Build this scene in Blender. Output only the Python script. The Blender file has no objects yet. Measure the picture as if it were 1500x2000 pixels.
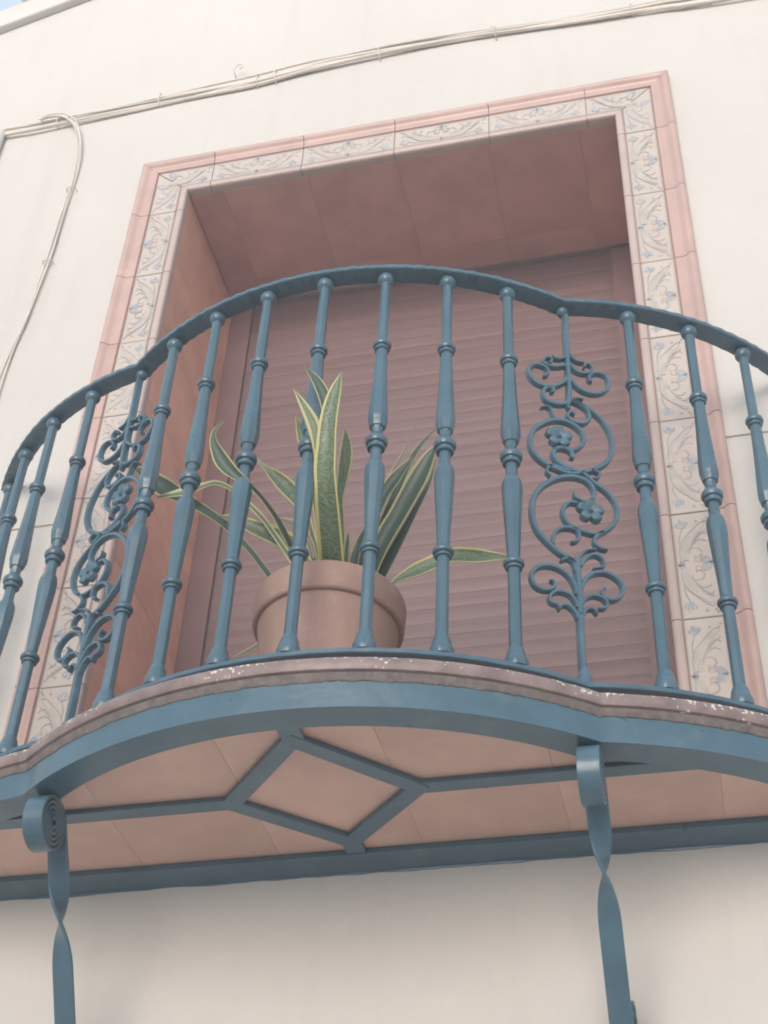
import bpy, bmesh, math, random
from mathutils import Vector, Matrix
random.seed(7)
S = bpy.context.scene
COL = S.collection
pi = math.pi

# ------------------------------------------------------------------ camera
cam_d = bpy.data.cameras.new('camera'); cam = bpy.data.objects.new('camera', cam_d); COL.objects.link(cam)
cam_d.sensor_fit = 'HORIZONTAL'; cam_d.sensor_width = 36.0; cam_d.lens = 36.0 * 2882.2 / 1500.0
cam_d.clip_start = 0.05; cam_d.clip_end = 500.0
YAW, PITCH, ROLL = math.radians(15.2214), math.radians(41.2715), math.radians(3.0047)
def cam_axes():
    cy, sy, cp, sp = math.cos(YAW), math.sin(YAW), math.cos(PITCH), math.sin(PITCH)
    f = Vector((-sy*cp, cy*cp, sp)); r = Vector((cy, sy, 0)); u = r.cross(f)
    return math.cos(ROLL)*r + math.sin(ROLL)*u, -math.sin(ROLL)*r + math.cos(ROLL)*u, f
_r, _u, _f = cam_axes()
cam.matrix_world = Matrix(((_r.x, _u.x, -_f.x, 0.6862), (_r.y, _u.y, -_f.y, -2.4453), (_r.z, _u.z, -_f.z, 1.5883), (0, 0, 0, 1)))
S.camera = cam

# ------------------------------------------------------------------ sky, sun, exposure
SUN_EL, SUN_AZ = math.radians(9), math.radians(182)     # azimuth clockwise from +Y: in front of the wall, a little to its left
w = bpy.data.worlds.new('World'); S.world = w; w.use_nodes = True
wn = w.node_tree.nodes; wl = w.node_tree.links
sky = wn.new('ShaderNodeTexSky'); sky.sky_type = 'NISHITA'; sky.sun_disc = False
sky.sun_elevation = SUN_EL; sky.sun_rotation = SUN_AZ; sky.air_density = 1.0; sky.dust_density = 4.0; sky.ozone_density = 1.0
cl = wn.new('ShaderNodeMix'); cl.data_type = 'RGBA'; cl.inputs['Factor'].default_value = 0.62      # thin bright cloud over most of the sky
cl.inputs['B'].default_value = (6.6, 8.1, 9.5, 1)
wl.new(sky.outputs[0], cl.inputs['A']); wl.new(cl.outputs['Result'], wn['Background'].inputs[0]); wn['Background'].inputs[1].default_value = 0.15
sun_d = bpy.data.lights.new('sun', 'SUN'); sun = bpy.data.objects.new('sun', sun_d); COL.objects.link(sun)
sun_d.energy = 4.2; sun_d.angle = math.radians(36); sun_d.color = (1.0, 0.94, 0.87)
sd = Vector((math.sin(SUN_AZ)*math.cos(SUN_EL), math.cos(SUN_AZ)*math.cos(SUN_EL), math.sin(SUN_EL)))
sun.rotation_euler = sd.to_track_quat('Z', 'Y').to_euler()
S.view_settings.view_transform = 'Standard'; S.view_settings.look = 'None'
S.view_settings.exposure = 0.23; S.view_settings.gamma = 1.0; S.view_settings.use_curve_mapping = False
S.cycles.filter_width = 1.9
S.cycles.max_bounces = 8

# ------------------------------------------------------------------ helpers
def link(o, parent=None):
    COL.objects.link(o)
    if parent: o.parent = parent
    return o
def tag(o, label=None, cat=None, group=None, kind=None):
    for k, v in (('label', label), ('category', cat), ('group', group), ('kind', kind)):
        if v: o[k] = v
    return o
def thing(name, label, cat, group=None):
    return tag(link(bpy.data.objects.new(name, None)), label, cat, group)
def obj(name, vf, m, parent=None, smooth=False, loc=None, rot=None, sharp=None):
    if isinstance(vf, bpy.types.Mesh): me = vf
    else:
        me = bpy.data.meshes.new(name)
        me.from_pydata([tuple(v) for v in vf[0]], [], vf[1])
        if len(vf) > 2 and vf[2]:
            for p, i in zip(me.polygons, vf[2]): p.material_index = i
        bm = bmesh.new(); bm.from_mesh(me); bmesh.ops.recalc_face_normals(bm, faces=bm.faces); bm.to_mesh(me); bm.free()
        for mm in (m if isinstance(m, (list, tuple)) else [m]): me.materials.append(mm)
        if smooth:
            me.shade_smooth()
            if sharp: me.set_sharp_from_angle(angle=math.radians(sharp))
    o = bpy.data.objects.new(name, me)
    if loc is not None: o.location = loc
    if rot is not None: o.rotation_euler = rot
    return link(o, parent)
class MB:
    def __init__(s): s.v = []; s.f = []; s.m = []
    def add(s, v, f, mi=0):
        n = len(s.v); s.v += [tuple(a) for a in v]; s.f += [tuple(n+i for i in q) for q in f]; s.m += [mi]*len(f); return s
    def box(s, x0, x1, y0, y1, z0, z1, mi=0):
        v = [(x, y, z) for x in (x0, x1) for y in (y0, y1) for z in (z0, z1)]
        return s.add(v, [(0,1,3,2), (4,6,7,5), (0,4,5,1), (2,3,7,6), (0,2,6,4), (1,5,7,3)], mi)
    @property
    def vf(s): return (s.v, s.f, s.m)
def bevel_box(x0, x1, y0, y1, z0, z1, b=0.0015, seg=1):
    bm = bmesh.new()
    bmesh.ops.create_cube(bm, size=1)
    for v in bm.verts: v.co = Vector(((x0+x1)/2+v.co.x*(x1-x0), (y0+y1)/2+v.co.y*(y1-y0), (z0+z1)/2+v.co.z*(z1-z0)))
    bmesh.ops.bevel(bm, geom=list(bm.edges), offset=b, segments=seg, affect='EDGES', profile=0.5)
    return bm_vf(bm)
def bm_vf(bm):
    bm.verts.index_update()
    r = ([tuple(v.co) for v in bm.verts], [tuple(v.index for v in f.verts) for f in bm.faces]); bm.free(); return r
def prism(poly, z0, z1, b=0.0012):
    bm = bmesh.new(); vs = [bm.verts.new((p[0], p[1], z0)) for p in poly]; f = bm.faces.new(vs)
    g = bmesh.ops.extrude_face_region(bm, geom=[f])
    for v in g['geom']:
        if isinstance(v, bmesh.types.BMVert): v.co.z = z1
    if b: bmesh.ops.bevel(bm, geom=[e for e in bm.edges], offset=b, segments=1, affect='EDGES')
    return bm_vf(bm)
def loft(rings, closed_ring=True, cap=True):
    n = len(rings[0]); v = [p for r in rings for p in r]; f = []
    for i in range(len(rings)-1):
        for j in range(n if closed_ring else n-1):
            k = (j+1) % n
            f.append((i*n+j, i*n+k, (i+1)*n+k, (i+1)*n+j))
    if cap and closed_ring: f += [tuple(range(n)), tuple((len(rings)-1)*n+i for i in range(n))]
    return v, f
def lathe(prof, n=24, shape=None, cap=True):
    rings = []
    for r, z in prof:
        rings.append([(r*(shape(a) if shape else 1)*math.cos(a), r*(shape(a) if shape else 1)*math.sin(a), z) for a in [2*pi*i/n for i in range(n)]])
    return loft(rings, True, cap)
def catmull(P, n=6):
    P = [Vector(p) for p in P]; Q = [2*P[0]-P[1]] + P + [2*P[-1]-P[-2]]; out = []
    for i in range(1, len(Q)-2):
        a, b, c, d = Q[i-1:i+3]
        for k in range(n):
            t = k/n
            out.append(0.5*((2*b)+(c-a)*t+(2*a-5*b+4*c-d)*t*t+(3*b-a-3*c+d)*t**3))
    return out + [P[-1]]
def tube(P, r, n=8, up=Vector((0, 1, 0.02))):
    rings = []
    for i, p in enumerate(P):
        t = (P[min(i+1, len(P)-1)]-P[max(i-1, 0)]).normalized(); a = t.cross(up).normalized(); b = t.cross(a)
        rr = r(i/(len(P)-1)) if callable(r) else r
        rings.append([p+rr*(math.cos(k*2*pi/n)*a+math.sin(k*2*pi/n)*b) for k in range(n)])
    return loft(rings)

# ------------------------------------------------------------------ materials
def mat(name, base, rough=0.5, var=0.12, scale=6.0, bump=0.0, bscale=40.0, spec=0.5, hue=0.0, stretch=(1, 1, 1), coat=0.0, tint=None, rand=0.06, dirt=None):
    m = bpy.data.materials.new(name); m.use_nodes = True; N = m.node_tree.nodes; L = m.node_tree.links
    p = N['Principled BSDF']; p.inputs['Roughness'].default_value = rough; p.inputs['Specular IOR Level'].default_value = spec
    if coat: p.inputs['Coat Weight'].default_value = coat; p.inputs['Coat Roughness'].default_value = 0.25
    tc = N.new('ShaderNodeTexCoord'); oi = N.new('ShaderNodeObjectInfo')
    mp = N.new('ShaderNodeMapping'); mp.inputs['Scale'].default_value = stretch
    L.new(tc.outputs['Object'], mp.inputs['Vector'])
    off = N.new('ShaderNodeVectorMath'); off.operation = 'SCALE'; off.inputs[0].default_value = (13.1, 7.7, 5.3)
    L.new(oi.outputs['Random'], off.inputs['Scale']); L.new(off.outputs[0], mp.inputs['Location'])
    nz = N.new('ShaderNodeTexNoise'); nz.inputs['Scale'].default_value = scale; nz.inputs['Detail'].default_value = 6; nz.inputs['Roughness'].default_value = 0.6
    L.new(mp.outputs[0], nz.inputs['Vector'])
    rp = N.new('ShaderNodeMapRange'); rp.inputs['From Min'].default_value = 0.3; rp.inputs['From Max'].default_value = 0.7
    L.new(nz.outputs['Fac'], rp.inputs['Value'])
    mx = N.new('ShaderNodeMix'); mx.data_type = 'RGBA'
    lo = tint if tint else tuple(c*(1-var) for c in base); hi = tuple(min(0.95, c*(1+var)) for c in base)
    mx.inputs['A'].default_value = (*lo, 1); mx.inputs['B'].default_value = (*hi, 1)
    L.new(rp.outputs[0], mx.inputs['Factor'])
    out = mx.outputs['Result']
    if rand:
        hs = N.new('ShaderNodeHueSaturation'); mr = N.new('ShaderNodeMapRange')
        mr.inputs['To Min'].default_value = 1-rand; mr.inputs['To Max'].default_value = 1+rand
        L.new(oi.outputs['Random'], mr.inputs['Value']); L.new(mr.outputs[0], hs.inputs['Value']); L.new(out, hs.inputs['Color']); out = hs.outputs[0]
    L.new(out, p.inputs['Base Color'])
    if bump:
        n2 = N.new('ShaderNodeTexNoise'); n2.inputs['Scale'].default_value = bscale; n2.inputs['Detail'].default_value = 4
        L.new(mp.outputs[0], n2.inputs['Vector'])
        b = N.new('ShaderNodeBump'); b.inputs['Strength'].default_value = 1.0; b.inputs['Distance'].default_value = bump
        L.new(n2.outputs['Fac'], b.inputs['Height']); L.new(b.outputs[0], p.inputs['Normal'])
    m['color_out'] = 1
    return m
M_WALL = mat('cream_render', (0.62, 0.582, 0.55), 0.9, 0.035, 1.3, 0.0014, 55, spec=0.2, rand=0)
def weather(m, k=0.10, zs=0.35):
    N = m.node_tree.nodes; L = m.node_tree.links; p = N['Principled BSDF']; src = p.inputs['Base Color'].links[0].from_socket
    tc = N.new('ShaderNodeTexCoord'); prev = src
    for sc, st, amt, lo, hi, colr in ((1.0, (5.5, 5.5, 0.35), k, 0.52, 0.74, (0.50, 0.47, 0.44, 1)), (0.9, (1, 1, 1), k*0.8, 0.50, 0.72, (0.60, 0.55, 0.51, 1)), (9.0, (1, 1, 1), k*0.6, 0.56, 0.68, (0.72, 0.68, 0.65, 1))):
        mp = N.new('ShaderNodeMapping'); mp.inputs['Scale'].default_value = st; L.new(tc.outputs['Object'], mp.inputs['Vector'])
        n = N.new('ShaderNodeTexNoise'); n.inputs['Scale'].default_value = sc*2; n.inputs['Detail'].default_value = 8; n.inputs['Roughness'].default_value = 0.65; L.new(mp.outputs[0], n.inputs['Vector'])
        r = N.new('ShaderNodeMapRange'); r.inputs['From Min'].default_value = lo; r.inputs['From Max'].default_value = hi; r.inputs['To Max'].default_value = amt*3; L.new(n.outputs['Fac'], r.inputs['Value'])
        mx = N.new('ShaderNodeMix'); mx.data_type = 'RGBA'; L.new(r.outputs[0], mx.inputs['Factor']); L.new(prev, mx.inputs['A']); mx.inputs['B'].default_value = colr; prev = mx.outputs['Result']
    L.new(prev, p.inputs['Base Color'])
weather(M_WALL)
M_TRIM = mat('pale_trim_render', (0.61, 0.575, 0.545), 0.85, 0.05, 4, 0.001, 40, spec=0.2)
M_COPE = mat('weathered_coping', (0.42, 0.39, 0.33), 0.9, 0.25, 9, 0.002, 30, spec=0.2)
M_CABLE = mat('painted_cable', (0.68, 0.615, 0.55), 0.6, 0.14, 7, 0.0, spec=0.3, rand=0.10)
M_IRON = mat('blue_grey_paint', (0.060, 0.122, 0.167), 0.28, 0.14, 14, 0.0010, 45, spec=0.5, coat=0.25, rand=0.04)
def chips(m):
    N = m.node_tree.nodes; L = m.node_tree.links; p = N['Principled BSDF']; src = p.inputs['Base Color'].links[0].from_socket
    tc = N.new('ShaderNodeTexCoord'); prev = src
    for sc, lo, hi, amt, colr in ((70, 0.70, 0.74, 0.8, (0.035, 0.045, 0.05, 1)), (16, 0.60, 0.78, 0.5, (0.16, 0.20, 0.23, 1))):
        n = N.new('ShaderNodeTexNoise'); n.inputs['Scale'].default_value = sc; n.inputs['Detail'].default_value = 5; L.new(tc.outputs['Object'], n.inputs['Vector'])
        r = N.new('ShaderNodeMapRange'); r.inputs['From Min'].default_value = lo; r.inputs['From Max'].default_value = hi; r.inputs['To Max'].default_value = amt; L.new(n.outputs['Fac'], r.inputs['Value'])
        mx = N.new('ShaderNodeMix'); mx.data_type = 'RGBA'; L.new(r.outputs[0], mx.inputs['Factor']); L.new(prev, mx.inputs['A']); mx.inputs['B'].default_value = colr; prev = mx.outputs['Result']
    L.new(prev, p.inputs['Base Color'])
    q = N.new('ShaderNodeTexNoise'); q.inputs['Scale'].default_value = 22; L.new(tc.outputs['Object'], q.inputs['Vector'])
    r = N.new('ShaderNodeMapRange'); r.inputs['To Min'].default_value = 0.22; r.inputs['To Max'].default_value = 0.42; L.new(q.outputs['Fac'], r.inputs['Value']); L.new(r.outputs[0], p.inputs['Roughness'])
chips(M_IRON)
M_MOULD = mat('pink_glazed_clay', (0.54, 0.36, 0.32), 0.35, 0.10, 9, 0.0006, 50, rand=0.05)
M_CREAMT = mat('cream_glaze', (0.56, 0.475, 0.425), 0.3, 0.05, 14, 0.0004, 60, rand=0.03)
M_EDGE = mat('pale_clay_edge', (0.52, 0.40, 0.365), 0.4, 0.07, 9, 0.0005, 50, rand=0.04)
M_PRINTG = mat('grey_glaze', (0.515, 0.445, 0.405), 0.3, 0.12, 30, rand=0.02)
M_PRINTL = mat('line_glaze', (0.455, 0.40, 0.375), 0.3, 0.12, 30, rand=0.02)
M_PRINTB = mat('blue_glaze', (0.385, 0.385, 0.41), 0.3, 0.15, 30, rand=0.02)
M_PRINTP = mat('peach_glaze', (0.54, 0.40, 0.34), 0.3, 0.1, 30, rand=0.02)
M_TERRA = mat('terracotta_tile', (0.80, 0.43, 0.315), 0.36, 0.17, 6.5, 0.0005, 30, rand=0.05)
M_SOFFT = mat('salmon_tile', (0.60, 0.39, 0.325), 0.4, 0.14, 6, 0.0005, 30, rand=0.05)
M_LINT = mat('mauve_clay_tile', (0.60, 0.345, 0.30), 0.38, 0.14, 6.5, 0.0005, 30, rand=0.04)
M_GROUT = mat('grey_grout', (0.46, 0.36, 0.31), 0.9, 0.1, 30, spec=0.2)
M_MORTAR = mat('rough_mortar', (0.19, 0.16, 0.155), 0.95, 0.25, 60, 0.002, 90, spec=0.15, rand=0)
M_SHUT = mat('wood_brown_slat', (0.19, 0.114, 0.114), 0.42, 0.14, 9, 0.0004, 40, stretch=(0.25, 1, 9), rand=0.05)
M_GUIDE = mat('brown_guide_rail', (0.215, 0.128, 0.128), 0.4, 0.06, 8, rand=0)
M_POT = mat('terracotta_pot', (0.36, 0.225, 0.188), 0.75, 0.14, 9, 0.0006, 60, spec=0.25, stretch=(1, 1, 0.5), rand=0)
weather(M_POT, 0.06)
M_SOIL = mat('dark_soil', (0.05, 0.038, 0.03), 0.95, 0.4, 60, 0.006, 90)
M_ROAD = mat('grey_paving', (0.62, 0.56, 0.505), 0.9, 0.15, 3, 0.002, 60, spec=0.2, rand=0)
M_DARK = mat('void_shade', (0.03, 0.026, 0.026), 0.8, 0.1, 5)

def nosing_mat():
    m = mat('chipped_pink_nosing', (0.235, 0.170, 0.162), 0.4, 0.28, 26, 0.0012, 60, rand=0)
    N = m.node_tree.nodes; L = m.node_tree.links; p = N['Principled BSDF']
    tc = N.new('ShaderNodeTexCoord'); src = p.inputs['Base Color'].links[0].from_socket
    a = N.new('ShaderNodeTexNoise'); a.inputs['Scale'].default_value = 130; a.inputs['Detail'].default_value = 3; L.new(tc.outputs['Object'], a.inputs['Vector'])
    b = N.new('ShaderNodeTexNoise'); b.inputs['Scale'].default_value = 7; L.new(tc.outputs['Object'], b.inputs['Vector'])
    sx = N.new('ShaderNodeSeparateXYZ'); L.new(tc.outputs['Object'], sx.inputs[0])
    h = N.new('ShaderNodeMapRange'); h.inputs['From Min'].default_value = 2.982; h.inputs['From Max'].default_value = 2.999; L.new(sx.outputs['Z'], h.inputs['Value'])
    s1 = N.new('ShaderNodeMath'); s1.operation = 'MULTIPLY_ADD'; L.new(b.outputs['Fac'], s1.inputs[0]); s1.inputs[1].default_value = 0.55; L.new(a.outputs['Fac'], s1.inputs[2])
    s2 = N.new('ShaderNodeMath'); s2.operation = 'MULTIPLY_ADD'; L.new(h.outputs[0], s2.inputs[0]); s2.inputs[1].default_value = 0.16; L.new(s1.outputs[0], s2.inputs[2])
    g = N.new('ShaderNodeMapRange'); g.inputs['From Min'].default_value = 0.975; g.inputs['From Max'].default_value = 1.01; L.new(s2.outputs[0], g.inputs['Value'])
    mx = N.new('ShaderNodeMix'); mx.data_type = 'RGBA'; L.new(g.outputs[0], mx.inputs['Factor']); L.new(src, mx.inputs['A']); mx.inputs['B'].default_value = (0.72, 0.66, 0.62, 1)
    L.new(mx.outputs['Result'], p.inputs['Base Color']); return m
M_NOSE = nosing_mat()

def leaf_mat(name, dark, light, margin, edge=0.13, mott=0.5):
    m = bpy.data.materials.new(name); m.use_nodes = True; N = m.node_tree.nodes; L = m.node_tree.links
    p = N['Principled BSDF']; p.inputs['Roughness'].default_value = 0.42
    uv = N.new('ShaderNodeUVMap'); sx = N.new('ShaderNodeSeparateXYZ'); L.new(uv.outputs[0], sx.inputs[0])
    mp = N.new('ShaderNodeMapping'); mp.inputs['Scale'].default_value = (2.2, 15, 1); L.new(uv.outputs[0], mp.inputs['Vector'])
    nz = N.new('ShaderNodeTexNoise'); nz.inputs['Scale'].default_value = 2.6; nz.inputs['Detail'].default_value = 5; nz.inputs['Roughness'].default_value = 0.7; nz.inputs['Distortion'].default_value = 0.8
    L.new(mp.outputs[0], nz.inputs['Vector'])
    r = N.new('ShaderNodeMapRange'); r.inputs['From Min'].default_value = 0.45; r.inputs['From Max'].default_value = 0.57; L.new(nz.outputs['Fac'], r.inputs['Value'])
    k = N.new('ShaderNodeMath'); k.operation = 'MULTIPLY'; k.inputs[1].default_value = mott; L.new(r.outputs[0], k.inputs[0])
    mx = N.new('ShaderNodeMix'); mx.data_type = 'RGBA'; L.new(k.outputs[0], mx.inputs['Factor']); mx.inputs['A'].default_value = (*dark, 1); mx.inputs['B'].default_value = (*light, 1)
    d = N.new('ShaderNodeMath'); d.operation = 'SUBTRACT'; L.new(sx.outputs['X'], d.inputs[0]); d.inputs[1].default_value = 0.5
    a = N.new('ShaderNodeMath'); a.operation = 'ABSOLUTE'; L.new(d.outputs[0], a.inputs[0])
    e = N.new('ShaderNodeMapRange'); e.inputs['From Min'].default_value = 0.5-edge-0.03; e.inputs['From Max'].default_value = 0.5-edge+0.01; L.new(a.outputs[0], e.inputs['Value'])
    m2 = N.new('ShaderNodeMix'); m2.data_type = 'RGBA'; L.new(e.outputs[0], m2.inputs['Factor']); L.new(mx.outputs['Result'], m2.inputs['A']); m2.inputs['B'].default_value = (*margin, 1)
    L.new(m2.outputs['Result'], p.inputs['Base Color']); return m
LEAFM = {'g': leaf_mat('mottled_leaf', (0.032, 0.066, 0.042), (0.25, 0.31, 0.17), (0.55, 0.50, 0.20), 0.10, 0.85),
         'd': leaf_mat('dark_leaf', (0.03, 0.06, 0.042), (0.07, 0.11, 0.07), (0.48, 0.43, 0.19), 0.08, 0.6),
         'y': leaf_mat('yellow_edged_leaf', (0.06, 0.10, 0.05), (0.20, 0.24, 0.12), (0.50, 0.45, 0.22), 0.24, 0.8),
         'b': leaf_mat('drying_leaf', (0.12, 0.11, 0.075), (0.22, 0.19, 0.13), (0.40, 0.32, 0.21), 0.16, 0.7)}

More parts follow.
